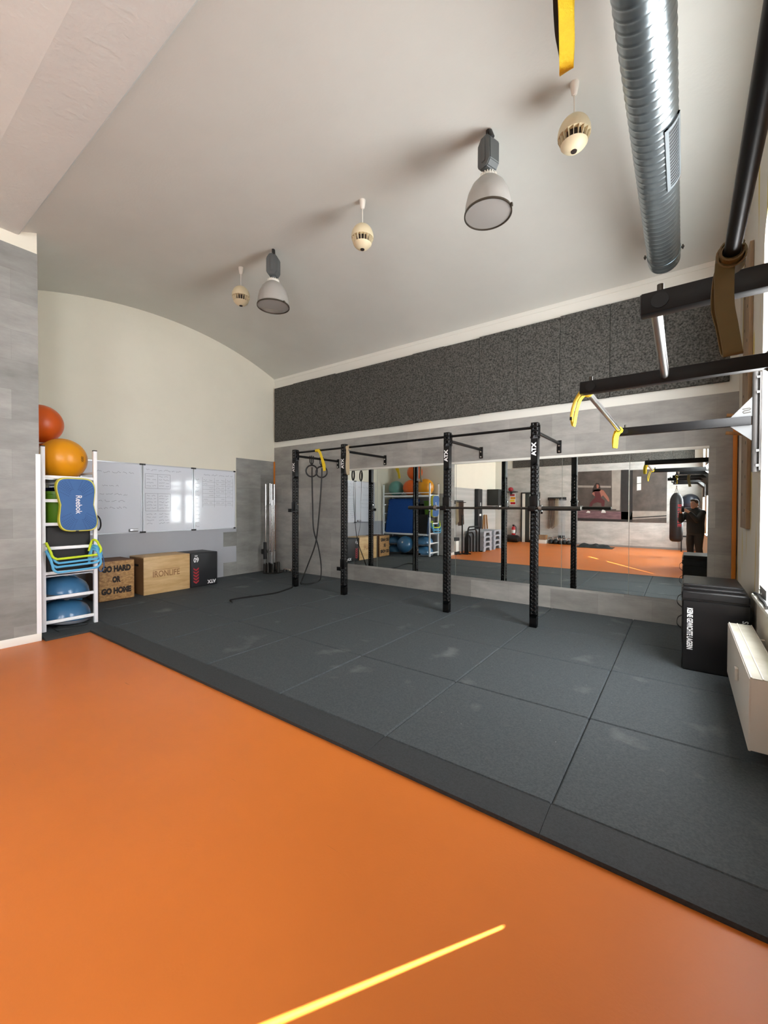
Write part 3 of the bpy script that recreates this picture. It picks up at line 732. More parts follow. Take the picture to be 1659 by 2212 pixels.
# ================================================================== BARBELL STAND IN THE CORNER
bx, by = -7.19, 5.82
t = thing('barbell_stand', 'round grey barbell stand with open sockets in the corner', 'barbell stand', (bx, by, MT))
G().lathe([(0, 0), (0.22, 0), (0.225, 0.012), (0.215, 0.02), (0, 0.02)], (bx, by, MT), 40).out('base', m_darkst, t)
sock = [(-0.15, -0.06), (-0.07, -0.14), (0.04, -0.15), (0.13, -0.09), (0.15, 0.03), (0.06, 0.11), (-0.06, 0.10), (-0.14, 0.05), (0.0, -0.02)]
for i, (dx, dy) in enumerate(sock):
    h = 0.20 if i != 4 else 0.24
    G().lathe([(0.034, 0.018), (0.034, h), (0.029, h), (0.029, 0.03)], (bx + dx, by + dy, MT), 20).out('socket', m_darkst, t)
def olympic_bar(i, top, label, short=False):
    dx, dy = sock[i]; x, y = bx + dx, by + dy; z0 = MT + 0.03
    t = thing('barbell', label, 'barbell', (x, y, z0), 'barbells in the corner stand')
    if short:
        G().cyl((x, y, z0), (x, y, top), 0.014, 16).out('shaft', m_chrome, t)
        return
    G().cyl((x, y, z0), (x, y, z0 + 0.42), 0.025, 20).out('sleeve', m_steel, t)
    G().cyl((x, y, z0 + 0.42), (x, y, z0 + 0.45), 0.036, 20).out('collar', m_chrome, t)
    G().cyl((x, y, z0 + 0.45), (x, y, top - 0.45), 0.0145, 16).out('shaft', m_chrome, t)
    G().cyl((x, y, top - 0.45), (x, y, top - 0.42), 0.036, 20).out('collar', m_chrome, t)
    G().cyl((x, y, top - 0.42), (x, y, top), 0.025, 20).out('sleeve', m_chrome, t)
olympic_bar(7, 1.97, 'long chrome barbell at the left of the corner stand')
olympic_bar(0, 1.95, 'long chrome barbell in front at the left of the corner stand')
olympic_bar(8, 1.95, 'long chrome barbell in the middle of the corner stand')
olympic_bar(6, 1.95, 'long chrome barbell at the right back of the corner stand')
olympic_bar(3, 1.60, 'shorter chrome bar in front at the right of the corner stand', True)
t = thing('curl_bar', 'short bar with a black foam sleeve in the corner stand', 'barbell', (bx - 0.07, by - 0.14, MT + 0.03))
G().cyl((bx - 0.07, by - 0.14, MT + 0.03), (bx - 0.07, by - 0.14, MT + 0.30), 0.022, 16).out('shaft', m_chrome, t)
G().cyl((bx - 0.07, by - 0.14, MT + 0.30), (bx - 0.07, by - 0.14, 0.70), 0.036, 20).out('foam_sleeve', m_blackm, t)
o = G().box(bx - 0.32, bx - 0.24, by - 0.05, by + 0.03, 0.42, 0.53, bev=0.01).cyl((bx - 0.24, by, 0.48), (bx - 0.16, by, 0.47), 0.012, 8).out('handle_attachment', m_blackp)
tag(o, 'small black attachment clipped to the barbell stand', 'attachment')
t = thing('bar_collar', 'pair of chrome and black spring collars on the floor by the barbells', 'bar collar', (-6.96, 6.0, MT))
G().lathe([(0.028, 0), (0.040, 0), (0.040, 0.04), (0.028, 0.04), (0.028, 0)], (-6.97, 5.97, MT + 0.042), 20, axis=(1, -0.3, 0.2)).out('ring', m_blackp, t)
G().lathe([(0.028, 0), (0.040, 0), (0.040, 0.04), (0.028, 0.04), (0.028, 0)], (-6.87, 6.02, MT + 0.041), 20, axis=(1, 0.5, 0)).out('ring', m_chrome, t)
G().tube([(-6.95, 5.95, MT + 0.08), (-6.9, 5.99, MT + 0.07), (-6.85, 6.03, MT + 0.08)], 0.008, 8).out('lever', m_chrome, t)

# ================================================================== WALL-MOUNTED RIG
POSTX = [-5.62, -4.46, -2.60, -1.44]; PY = 5.06; PW = 0.08; PH = 2.48
def punched_post_mesh():
    """square tube whose faces carry a row of round holes every 5 cm"""
    g = G(); n = int((PH - MT) / 0.0508); st = (PH - MT) / n; hw = PW / 2; seg = 12
    for fx, (U, N) in enumerate((((1, 0), (0, -1)), ((0, 1), (1, 0)), ((-1, 0), (0, 1)), ((0, -1), (-1, 0)))):
        for k in range(n):
            z0 = MT + k * st; zc = z0 + st / 2
            hole = k > 2 and (z0 + st < 2.02 or z0 > 2.30)
            def P(a, z): return (U[0] * a + N[0] * hw, U[1] * a + N[1] * hw, z)
            if not hole:
                g.quad([P(-hw, z0), P(hw, z0), P(hw, z0 + st), P(-hw, z0 + st)]); continue
            sq = []; ho = []
            for i in range(seg):
                a = 2 * PI * (i + 0.5) / seg; ca, sa = math.cos(a), math.sin(a)
                m_ = max(abs(ca) / hw, abs(sa) / (st / 2)); sq.append(g.bm.verts.new(P(ca / m_, zc + sa / m_))); ho.append(g.bm.verts.new(P(ca * 0.0115, zc + sa * 0.0115)))
            g.bridge(sq, ho)
            for c1, c2 in ((1, 1), (-1, 1), (-1, -1), (1, -1)):
                i = {(1, 1): 1, (-1, 1): 4, (-1, -1): 7, (1, -1): 10}[(c1, c2)]
                g.bm.faces.new((sq[i], g.bm.verts.new(P(c1 * hw, zc + c2 * st / 2)), sq[(i + 1) % seg], ) if True else ())
    bmesh.ops.remove_doubles(g.bm, verts=g.bm.verts, dist=0.0004)
    g.box(-hw, hw, -hw, hw, PH - 0.004, PH)
    return g
rig = thing('squat_rig', 'black wall-mounted squat rig of four perforated posts', 'squat rig', (-3.53, PY, MT))
pg = punched_post_mesh()
for v in pg.bm.verts: v.co += Vector((POSTX[0], PY, 0))
p0 = pg.out('upright', m_black, rig, smooth=20)
so_ = p0.modifiers.new('wall', 'SOLIDIFY'); so_.thickness = 0.003; so_.offset = -1
ups = [p0]
for i in range(1, 4):
    c = p0.copy(); COL.objects.link(c); c.parent = rig; c.location = (POSTX[i] - POSTX[0], 0, 0); ups.append(c); ORG[c.name] = ORG[rig.name]
for i, x in enumerate(POSTX):
    G().text('ATX', (x - 0.004, PY - PW / 2 - 0.0012, 2.165), (0, 0, 1), (-1, 0, 0), 0.165, 0.055, 0.0004, bold=0.05).out('logo', m_wprint, rig, smooth=0)
    G().box(x - 0.034, x + 0.034, PY - 0.034, PY + 0.034, MT, MT + 0.004).out('foot_plate', m_black, rig, smooth=0)
    G().cyl((x + 0.01, PY + PW / 2, 2.37), (x + 0.01, D - 0.02, 2.375), 0.021, 14).out('wall_arm', m_black, rig)
    a = G().box(x - 0.012, x + 0.048, D - 0.022, D - 0.009, 2.235, 2.415, bev=0.006).out('wall_plate', m_black, rig)
    for z in (2.26, 2.34):
        G().lathe([(0, 0.012), (0.012, 0.010), (0.016, 0), (0.016, -0.004)], (x + 0.018, D - 0.023, z), 12, axis=(0, -1, 0)).out('bolt', m_chrome, a)
    a = G().box(x - PW / 2 - 0.006, x + PW / 2 + 0.006, PY + PW / 2, PY + PW / 2 + 0.008, 2.30, 2.46).out('joint_plate', m_black, rig, smooth=0)
    if i in (0, 3, 2):
        for z in (2.31, 2.44):
            for s_ in (-1, 1):
                G().cyl((x + s_ * PW / 2, PY, z), (x + s_ * (PW / 2 + 0.016), PY, z), 0.014, 6).out('bolt', m_black, a)
for a_, b_ in ((0, 1), (1, 2), (2, 3)):
    G().cyl((POSTX[a_] + PW / 2, PY, 2.425), (POSTX[b_] - PW / 2, PY, 2.425), 0.0165, 14).out('pull_up_bar', m_black, rig)
def jcup(x, z, wide=True):
    g = G(); y = PY - PW / 2
    g.box(x - 0.044, x + 0.044, y - 0.008, y, z - 0.03, z + 0.15, bev=0.003)
    g.box(x - 0.044, x + 0.044, y - 0.085, y, z - 0.03, z - 0.012, bev=0.003)
    g.box(x - 0.044, x + 0.044, y - 0.093, y - 0.081, z - 0.03, z + 0.03, bev=0.004)
    for s_ in (-1, 1): g.box(x + s_ * 0.042, x + s_ * 0.048, y - 0.005, y + 0.06, z + 0.02, z + 0.14)
    a = g.out('bar_hook', m_black, rig)
    G().cyl((x - 0.058, PY, z + 0.11), (x + 0.058, PY, z + 0.11), 0.012, 10).out('pin', m_chrome, a)
for x, z in ((POSTX[2], 1.458), (POSTX[3], 1.458), (POSTX[0], 1.40), (POSTX[1], 0.475)): jcup(x, z)

BBY, BBZ = PY - PW / 2 - 0.044, 1.461
t = thing('barbell', 'dark barbell resting across the hooks of the rig', 'barbell', (-2.05, BBY, BBZ), None)
G().cyl((-2.72, BBY, BBZ), (-1.36, BBY, BBZ), 0.0145, 16).out('shaft', m_darkst, t)
for x0, x1 in ((-3.16, -2.745), (-1.335, -0.92)): G().cyl((x0, BBY, BBZ), (x1, BBY, BBZ), 0.025, 20).out('sleeve', m_darkst, t)
for x0 in (-2.75, -1.365): G().cyl((x0, BBY, BBZ), (x0 + 0.035, BBY, BBZ), 0.037, 20).out('collar', m_steel, t)
for x0 in (-3.165, -0.923): G().cyl((x0, BBY, BBZ), (x0 + 0.008, BBY, BBZ), 0.022, 20).out('end_cap', m_chrome, t)

# gym rings hanging from the first wall arm
for k, (y, zc) in enumerate(((5.44, 2.13), (5.70, 2.13))):
    x = POSTX[0] + 0.02
    t = thing('gym_ring', 'black gym ring under the leftmost rig arm, %s' % ('nearer the post' if k == 0 else 'nearer the wall'), 'gym ring', (x, y, zc), 'gym rings on the rig')
    u = Vector((0.80, 0.60, 0)); pts = [Vector((x, y, zc)) + u * (0.105 * math.cos(2 * PI * i / 32)) + Vector((0, 0, 0.105 * math.sin(2 * PI * i / 32))) for i in range(32)]
    G().tube(pts, 0.014, 10, closed=True).out('ring', m_blackp, t)
    g = G()
    for s_ in (-0.022, 0.022): g.strap([(x - 0.022, y + s_, 2.41), (x - 0.022, y + s_, 2.29), (x, y + s_ * 0.5, zc + 0.118), (x + 0.02, y + s_, 2.29), (x + 0.02, y + s_, 2.41)], (0, 1, 0), 0.02, 0.004)
    g.out('hanging_strap', m_blackr, t)
x = POSTX[0] + 0.03
o = G().strap(smooth_path([(x, 5.44, 2.20), (x, 5.44, 2.0), (x, 5.455, 1.5), (x, 5.48, 1.05), (x, 5.60, 0.72), (x, 5.67, 0.42), (x + 0.01, 5.67, 0.18), (x + 0.02, 5.60, MT + 0.02), (x, 5.35, MT + 0.008), (x - 0.02, 5.22, MT + 0.03), (x, 5.16, MT + 0.07), (x + 0.02, 5.20, MT + 0.09)], 6), [Vector((math.cos(0.5 + q * 0.03), math.sin(0.5 + q * 0.03), 0.05)) for q in range(67)], 0.026, 0.003).out('ring_strap', m_blackr)
tag(o, 'long black strap from the ring nearer the post down to the floor', 'strap', 'ring straps')
o = G().strap(smooth_path([(x, 5.70, 2.20), (x, 5.69, 2.0), (x - 0.02, 5.67, 1.55), (x - 0.02, 5.60, 1.0), (x - 0.02, 5.53, 0.72), (x - 0.02, 5.36, 0.40), (x - 0.02, 5.22, 0.15), (x, 5.165, MT + 0.03), (x + 0.06, 5.25, MT + 0.006), (x + 0.05, 5.42, MT + 0.006)], 6), [Vector((math.cos(0.9 - q * 0.02), math.sin(0.9 - q * 0.02), 0.05)) for q in range(55)], 0.026, 0.003).out('ring_strap', m_blackr)
tag(o, 'long black strap from the ring nearer the wall, crossing to the post foot', 'strap', 'ring straps')
o = G().strap(smooth_path([(-5.585, 4.98, MT + 0.03), (-5.53, 4.90, MT + 0.012), (-5.46, 4.70, MT + 0.012), (-5.40, 4.45, MT + 0.012), (-5.44, 4.2, MT + 0.012), (-5.52, 3.9, MT + 0.013), (-5.53, 3.70, MT + 0.016), (-5.50, 3.655, MT + 0.02), (-5.44, 3.645, MT + 0.016), (-5.38, 3.62, MT + 0.012)], 6), (0.2, 0, 1), 0.024, 0.006).out('resistance_band', m_blackr)
tag(o, 'black resistance band trailing over the rubber floor from the left post', 'resistance band')
# yellow and brown bands tied to the pull-up bar
t = thing('resistance_band', 'yellow band looped over the rig bar beside the gym rings', 'resistance band', (-5.0, PY, 2.1))
g = G()
for k in range(3): g.strap(arc((0, 0), 0.024 + k * 0.001, 0, 330, 16, 'yz', 0), (1, 0, 0), 0.03, 0.004)
for v in g.bm.verts: v.co += Vector((-5.09, PY, 2.425))
for i, v in enumerate(g.bm.verts): v.co.x += 0.03 * (i // (17 * 4))
g.out('knot', m_yellow, t)
g = G().strap(smooth_path([(-5.03, PY - 0.028, 2.43), (-4.98, PY - 0.03, 2.38), (-4.93, PY - 0.035, 2.28), (-4.90, PY - 0.035, 2.18), (-4.88, PY - 0.03, 2.085), (-4.882, PY - 0.02, 2.08), (-4.90, PY - 0.012, 2.18), (-4.95, PY - 0.01, 2.28), (-5.0, PY - 0.015, 2.40)], 6), (1, 0.1, 0.2), 0.045, 0.004)
g.out('loop', m_yellow, t)
t = thing('resistance_band', 'tan band tied round the rig bar at the second post', 'resistance band', (-4.38, PY, 2.05))
g = G()
for k in range(3): g.strap(arc((0, 0), 0.025 + k * 0.002, 0, 340, 16, 'yz', 0), (1, 0, 0), 0.028, 0.005)
for i, v in enumerate(g.bm.verts): v.co += Vector((-4.40 + 0.022 * (i // 68), PY, 2.425))
g.out('knot', m_tan, t)
G().strap(smooth_path([(-4.375, PY - 0.03, 2.43), (-4.37, PY - 0.032, 2.3), (-4.372, PY - 0.04, 2.12), (-4.35, PY - 0.045, 2.0), (-4.345, PY - 0.03, 1.995), (-4.36, PY - 0.02, 2.12), (-4.36, PY - 0.02, 2.36)], 6), (1, 0.2, 0), 0.04, 0.005).out('loop', m_tan, t)

# ================================================================== CEILING: DUCT AND PENDANTS
DX, DZ, DR = -0.195, 4.12, 0.140
t = thing('ventilation_duct', 'spiral galvanised ventilation duct under the vault', 'duct', (DX, 2.0, DZ - DR))
g = G(); seg = 40; L0, L1 = 5.36, -4.9; pitch = 0.07; stp = pitch / 10; n = int((L0 - L1) / stp)
prev = None
for i in range(n + 1):
    y = L0 - i * stp; ringv = []
    for k in range(seg):
        a = 2 * PI * k / seg; ph = ((y / pitch) + k / seg) % 1.0
        rr = DR + 0.0035 * math.exp(-((ph - 0.5) / 0.085) ** 2)
        ringv.append(g.bm.verts.new((DX + rr * math.cos(a), y, DZ + rr * math.sin(a))))
    if prev: g.bridge(prev, ringv)
    else: g.cap(ringv)
    prev = ringv
g.cap(prev)
g.out('spiral_tube', m_galv, t, smooth=50)
g = G()
G().lathe([(DR + 0.004, -0.012), (DR + 0.009, -0.012), (DR + 0.009, 0.012), (DR + 0.004, 0.012), (DR + 0.004, -0.012)], (DX, 5.19, DZ), 40, axis=(0, 1, 0)).out('hanger_clamp', m_galv, t)
for s_ in (-1, 1):
    G().box(DX + s_ * (DR + 0.006), DX + s_ * (DR + 0.034), 5.18, 5.20, DZ - 0.006, DZ + 0.006).cyl((DX + s_ * (DR + 0.022), 5.19, DZ - 0.022), (DX + s_ * (DR + 0.022), 5.19, DZ + 0.022), 0.006, 8).out('clamp_bolt', m_darkst, t)
    G().cyl((DX, 5.19 if s_ > 0 else 0.6, DZ + DR), (DX, 5.19 if s_ > 0 else 0.6, vault_z(5.19 if s_ > 0 else 0.6) + 0.01), 0.005, 8).out('hanger_rod', m_darkst, t)
gc = Vector((0.82, 0, -0.57)).normalized()
def duct_pt(a, y, r): return (DX + r * math.cos(a), y, DZ + r * math.sin(a))
g = G(); a0, a1, y0, y1 = math.radians(-64), math.radians(-12), 3.36, 4.0
for (aa, ab, ya, yb) in ((a0, a1, y0, y0 + 0.025), (a0, a1, y1 - 0.025, y1), (a0, a0 + 0.16, y0, y1), (a1 - 0.16, a1, y0, y1)):
    N = 6; A = []
    for k in range(N + 1):
        a = aa + (ab - aa) * k / N
        A.append([g.bm.verts.new(duct_pt(a, y, r)) for y, r in ((ya, DR + 0.002), (yb, DR + 0.002), (yb, DR + 0.014), (ya, DR + 0.014))])
    for k in range(N): g.bridge(A[k], A[k + 1])
    g.cap(A[0]); g.cap(A[-1])
gr = g.out('grille_frame', m_slat, t)
g = G(); A = []
for k in range(7): a = a0 + (a1 - a0) * k / 6; A.append([g.bm.verts.new(duct_pt(a, y, DR + 0.0045)) for y in (y0, y1)])
for k in range(6): g.bm.faces.new((A[k][0], A[k][1], A[k + 1][1], A[k + 1][0]))
g.out('grille_opening', m_blackm, gr)
g = G()
for q in range(18):
    y = y0 + 0.035 + q * (y1 - y0 - 0.07) / 17; A = []
    for k in range(6):
        a = a0 + 0.16 + (a1 - a0 - 0.32) * k / 5
        A.append([g.bm.verts.new(duct_pt(a, yy, r)) for yy, r in ((y, DR + 0.005), (y + 0.004, DR + 0.005), (y + 0.006, DR + 0.008), (y + 0.002, DR + 0.008))])
    for k in range(5): g.bridge(A[k], A[k + 1])
g.out('grille_slats', m_slat, gr, smooth=0)

LY = 3.57
def zc_(y=LY): return vault_z(y)
def pendant_ball(x, label):
    z = zc_(); t = thing('pendant_ball', label, 'pendant', (x, LY, z), 'cream pendant balls under the vault')
    G().lathe([(0, 0.01), (0.034, 0.01), (0.034, 0), (0.032, -0.03), (0.022, -0.085), (0.012, -0.095), (0, -0.095)], (x, LY, z), 20).out('ceiling_cup', m_lampw, t)
    cz = z - 0.40; r = 0.122
    G().cyl((x, LY, z - 0.09), (x, LY, cz + r * 1.1), 0.0055, 8).out('rod', m_lampw, t)
    def pr(t0, t1, n=12): return [(r * math.cos(a), 1.12 * r * math.sin(a)) for a in [math.radians(t0 + (t1 - t0) * i / n) for i in range(n + 1)]]
    G().lathe(pr(90, -8, 20) + [(r * 0.93, -1.12 * r * 0.13), (0, -1.12 * r * 0.10)], (x, LY, cz), 40).out('upper_shell', m_lampc, t)
    G().lathe([(0, 1.12 * r * -0.58)] + [(r * 0.80, -1.12 * r * 0.56)] + pr(-35, -84) + [(0, -1.12 * r)], (x, LY, cz), 40).out('lower_shell', m_lampc, t)
    G().cyl((x, LY, cz - 0.076), (x, LY, cz - 0.012), r * 0.68, 32).out('dark_core', m_stencil, t)
    for k in range(18):
        a = 2 * PI * k / 18; M = Matrix.Translation((x, LY, cz)) @ Matrix.Rotation(a, 4, 'Z')
        G().prism([(r * 0.66, -0.074), (r * 0.80, -0.079), (r * 0.985, -0.018), (r * 0.90, -0.014), (r * 0.66, -0.014)], 'xz', -0.0022, 0.0022).tf(M).out('fin', m_lampc, t, smooth=0)
    G().lathe([(0, -0.004), (0.022, -0.003), (0.024, 0.004), (0.02, 0.01)], (x, LY, cz - 1.12 * r), 20).out('bottom_plug', m_stencil, t)
def bay_lamp(x, rz, label):
    z = zc_(); t = thing('bay_lamp', label, 'pendant lamp', (x, LY, z), 'bell lamps under the vault')
    M = Matrix.Translation((x, LY, z)) @ Matrix.Rotation(rz, 4, 'Z')
    G().box(-0.014, 0.014, -0.02, 0.02, -0.09, 0.01, M=M, bev=0.004).out('hook', m_blackp, t)
    G().cyl((x + 0.02, LY - 0.01, z - 0.02), (x + 0.05, LY - 0.03, z - 0.10), 0.018, 10).out('cable_gland', m_blackp, t)
    g = G(); pts = [(-0.075, -0.13), (-0.035, -0.075), (0.035, -0.075), (0.075, -0.13), (0.075, -0.31), (0.04, -0.355), (-0.04, -0.355), (-0.075, -0.31)]
    g.prism(pts, 'xz', -0.062, 0.062)
    for v in g.bm.verts: v.co = M @ v.co
    bmesh.ops.bevel(g.bm, geom=list(g.bm.edges), offset=0.008, segments=2, affect='EDGES')
    g.out('ballast_housing', m_lampg, t)
    G().box(-0.02, 0.02, -0.067, -0.06, -0.30, -0.10, M=M, bev=0.002).out('housing_rib', m_lampg, t)
    G().lathe([(0.03, -0.35), (0.028, -0.40), (0.04, -0.41)], (x, LY, z), 24).out('neck', m_lampg, t)
    G().lathe([(0.03, -0.395), (0.062, -0.40), (0.072, -0.425), (0.070, -0.432), (0.03, -0.432)], (x, LY, z), 32).out('collar', m_lampw, t)
    for k in range(20):
        a = 2 * PI * k / 20; M2 = Matrix.Translation((x, LY, z)) @ Matrix.Rotation(a, 4, 'Z')
        G().box(0.060, 0.076, -0.004, 0.004, -0.432, -0.398, M=M2).out('collar_rib', m_lampw, t, smooth=0)
    G().lathe([(0.068, -0.43), (0.10, -0.45), (0.145, -0.50), (0.178, -0.57), (0.197, -0.65), (0.205, -0.735), (0.201, -0.735), (0.193, -0.65), (0.174, -0.57), (0.141, -0.502), (0.097, -0.453), (0.068, -0.434)], (x, LY, z), 48).out('bell_shade', m_acryl, t, smooth=60)
    G().lathe([(0.200, -0.732), (0.2095, -0.732), (0.2095, -0.748), (0.200, -0.748), (0.200, -0.732)], (x, LY, z), 48).out('rim', m_rim, t)
    G().lathe([(0, -0.752), (0.10, -0.748), (0.199, -0.738), (0.199, -0.734), (0.10, -0.743), (0, -0.747)], (x, LY, z), 48).out('front_lens', m_glassy, t, smooth=60)
    G().lathe([(0, -0.45), (0.03, -0.455), (0.035, -0.56), (0.03, -0.62), (0, -0.64)], (x, LY, z), 20).out('bulb', m_lens, t)
    G().box(x + 0.207, x + 0.224, LY - 0.012, LY + 0.012, z - 0.755, z - 0.728, bev=0.003).out('rim_clip', m_rim, t)
pendant_ball(-5.09, 'cream pendant ball with slots, farthest from the window')
pendant_ball(-2.89, 'cream pendant ball with slots, between the two bell lamps')
pendant_ball(-0.735, 'cream pendant ball with slots, nearest the metal duct')
bay_lamp(-4.39, 0.5, 'bell-shaped clear lamp on a grey box, farther from the window')
bay_lamp(-1.447, -0.35, 'bell-shaped clear lamp on a grey box, nearer the duct')

# ================================================================== WALL-MOUNTED PULL-UP FRAME OVER THE WINDOW SIDE
BZ = 2.19; BH = 0.036
t = thing('pull_up_frame', 'black wall-mounted pull-up frame with steel bars reaching out from the window wall', 'pull-up frame', (0.46, 2.7, 1.75))
BEAMS = [(4.50, -0.505), (2.72, -0.508), (1.735, -0.128), (0.50, -0.21), (-0.45, -0.33), (-1.60, -0.27), (-2.64, -0.25)]
for k, (y, xt) in enumerate(BEAMS):
    a = G().box(xt, 0.44, y - 0.026, y + 0.026, BZ - BH, BZ + BH, bev=0.003).out('beam', m_black, t)
    G().box(xt - 0.003, xt, y - 0.024, y + 0.024, BZ - 0.033, BZ + 0.033).out('end_cap', m_blackp, a, smooth=0)
    G().cyl((xt + 0.055, y, BZ + BH), (xt + 0.055, y, BZ + BH + 0.028), 0.010, 12).out('clamp_bolt', m_darkst, a)
    G().cyl((xt + 0.055, y - 0.0265, BZ), (xt + 0.055, y - 0.029, BZ), 0.026, 20).out('tube_boss', m_black, a)
    G().cyl((0.468, y, 1.77), (0.468, y, 2.58), 0.022, 16).out('wall_post', m_tubeg, t)
    br = G().box(0.486, 0.4985, y - 0.045, y + 0.045, 1.78, 2.57, bev=0.002).out('wall_plate', m_tubeg, t)
    g = G()
    g.prism([(0.31, BZ + BH), (0.448, BZ + BH), (0.448, BZ + 0.195)], 'xz', y - 0.004, y + 0.004).prism([(0.31, BZ - BH), (0.448, BZ - 0.165), (0.448, BZ - BH)], 'xz', y - 0.004, y + 0.004)
    gu = g.out('gusset', m_guss, t, smooth=0)
    if k < 3:
        pts = [(0.438, BZ + 0.112), (0.392, BZ + 0.108), (0.388, BZ + 0.100), (0.392, BZ + 0.092), (0.426, BZ + 0.092)]
        g = G().strap([(p[0], y - 0.0045, p[1]) for p in [(0.385, BZ + 0.098), (0.43, BZ + 0.102), (0.437, BZ + 0.096), (0.432, BZ + 0.088), (0.397, BZ + 0.083), (0.388, BZ + 0.074), (0.394, BZ + 0.064), (0.438, BZ + 0.070)]], (0.2, 0, 1), 0.009, 0.001)
        g.out('cutout_mark', m_darkst, gu, smooth=0)
    for z in (1.82, 1.94, 2.41, 2.53):
        G().lathe([(0, 0.012), (0.010, 0.010), (0.014, 0), (0.014, -0.006)], (0.452 - 0.004, y - 0.03, z), 10, axis=(-1, 0, 0)).cyl((0.4, y - 0.03, z), (0.4, y - 0.03, z), 0.001, 3, caps=False).out('bolt', m_chrome, br) if False else G().cyl((0.47, y - 0.034, z), (0.486, y - 0.034, z), 0.011, 8).out('bolt', m_chrome, br)
BARS = [(0, 1, -0.488, m_steel), (1, 2, -0.088, m_steel), (2, 3, 0.102, m_black), (3, 4, -0.13, m_steel), (4, 5, -0.24, m_steel), (5, 6, -0.2, m_black)]
for a, b, x, m in BARS:
    G().cyl((x, BEAMS[a][0] - 0.02, BZ), (x, BEAMS[b][0] + 0.02, BZ), 0.019, 20).out('steel_bar' if m is m_steel else 'black_bar', m, t)

def wrap(g, x, y, z, r, w, n, m=0, pitch=None):
    """turns of a band round a bar that runs along y"""
    pitch = pitch or w * 0.7
    for k in range(n): g.strap(arc((x, z), r + 0.002 * k, 0, 345, 18, 'xz', y + k * pitch), (0, 1, 0.15 * (-1) ** k), w, 0.004, mi=m)
def tied_band(label, x, y, m, w, loop, patch=None, wd=(0.5, 0.8, 0)):
    t = thing('resistance_band', label, 'resistance band', loop[len(loop) // 2], None)
    g = G(); wrap(g, x, y, BZ, 0.0225, w, 3); g.out('knot', m, t)
    a = G().strap(smooth_path(loop, 6), wd, w, 0.004).out('loop', m, t)
    if patch:
        G().box(*patch, bev=0.0005).out('logo_patch', m_blackr, a)
    return t
tied_band('yellow band with a black patch, tied near the middle beam of the pull-up frame', -0.488, 2.78, m_yellow, 0.034,
          [(-0.50, 2.79, BZ - 0.02), (-0.525, 2.79, BZ - 0.05), (-0.545, 2.79, BZ - 0.12), (-0.556, 2.79, BZ - 0.195), (-0.564, 2.79, BZ - 0.20), (-0.572, 2.79, BZ - 0.14), (-0.555, 2.79, BZ - 0.06), (-0.52, 2.795, BZ + 0.005)], (-0.580, -0.567, 2.7715, 2.7735, BZ - 0.17, BZ - 0.15), (0.3, 1, 0))
tied_band('yellow band tied where the steel bar meets the beam nearest the mirror wall', -0.488, 4.34, m_yellow, 0.04,
          [(-0.49, 4.34, BZ - 0.025), (-0.505, 4.33, BZ - 0.07), (-0.512, 4.33, BZ - 0.155), (-0.518, 4.335, BZ - 0.157), (-0.522, 4.345, BZ - 0.08), (-0.505, 4.35, BZ - 0.01)], None, (1, 0.4, 0))
t = thing('resistance_band', 'wide olive band knotted on the black bar in the upper right', 'resistance band', (0.10, 1.53, 1.93))
g = G()
for k in range(4): g.strap(arc((0.102, BZ), 0.0235 + 0.003 * k, 30 * k, 340 + 25 * k, 20, 'xz', 1.50 + 0.014 * k), (0, 1, 0.35 * (-1) ** k + 0.1), 0.042, 0.004)
g.out('knot', m_olive, t)
g = G().strap(smooth_path([(0.088, 1.515, BZ - 0.02), (0.086, 1.51, BZ - 0.07), (0.088, 1.515, BZ - 0.14), (0.098, 1.525, BZ - 0.20), (0.108, 1.53, BZ - 0.268), (0.108, 1.542, BZ - 0.274), (0.104, 1.556, BZ - 0.262), (0.092, 1.552, BZ - 0.19), (0.08, 1.548, BZ - 0.13), (0.082, 1.54, BZ - 0.06), (0.092, 1.535, BZ - 0.01)], 6), [Vector((1, 0.25 + 0.004 * q, 0)) for q in range(61)], 0.046, 0.004)
g.out('loop', m_olive, t)
t = thing('resistance_band', 'yellow webbing loop hanging into the top of the view', 'resistance band', (-0.13, 0.555, 2.0))
g = G(); wrap(g, -0.13, 0.548, BZ, 0.0225, 0.022, 2); g.out('knot', m_yellow, t)
_e = Vector((-0.224, 0.975, 0)); _c = Vector((-0.1265, 0.558, 0))
def _p(d, sx, dz): q = _c + _e * d + Vector((0.975, 0.224, 0)) * sx; return (q.x, q.y, BZ - dz)
lo = smooth_path([_p(-0.012, -0.004, 0.02), _p(-0.013, -0.0035, 0.05), _p(-0.011, -0.001, 0.08), _p(-0.012, 0.0005, 0.11), _p(-0.009, 0.0015, 0.135), _p(-0.006, 0.002, 0.158), _p(0.0, 0.002, 0.162), _p(0.006, 0.002, 0.156), _p(0.008, 0.003, 0.13), _p(0.012, 0.003, 0.105), _p(0.013, 0.0025, 0.075), _p(0.014, 0.003, 0.05), _p(0.012, 0.002, 0.015)], 6)
G().strap(lo, [Vector((0.975, 0.224 + 0.35 * math.sin(q * 0.13), 0)) for q in range(len(lo))], 0.0165, 0.0022).out('loop', m_yellow, t)
bk = smooth_path([_p(0.017, -0.010, 0.0), _p(0.017, -0.009, 0.05), _p(0.018, -0.0065, 0.09), _p(0.015, -0.003, 0.115), _p(0.012, 0.0, 0.135)], 5)
G().strap(bk, (0.975, 0.224, 0), 0.012, 0.0022).out('backing', m_blackr, t)

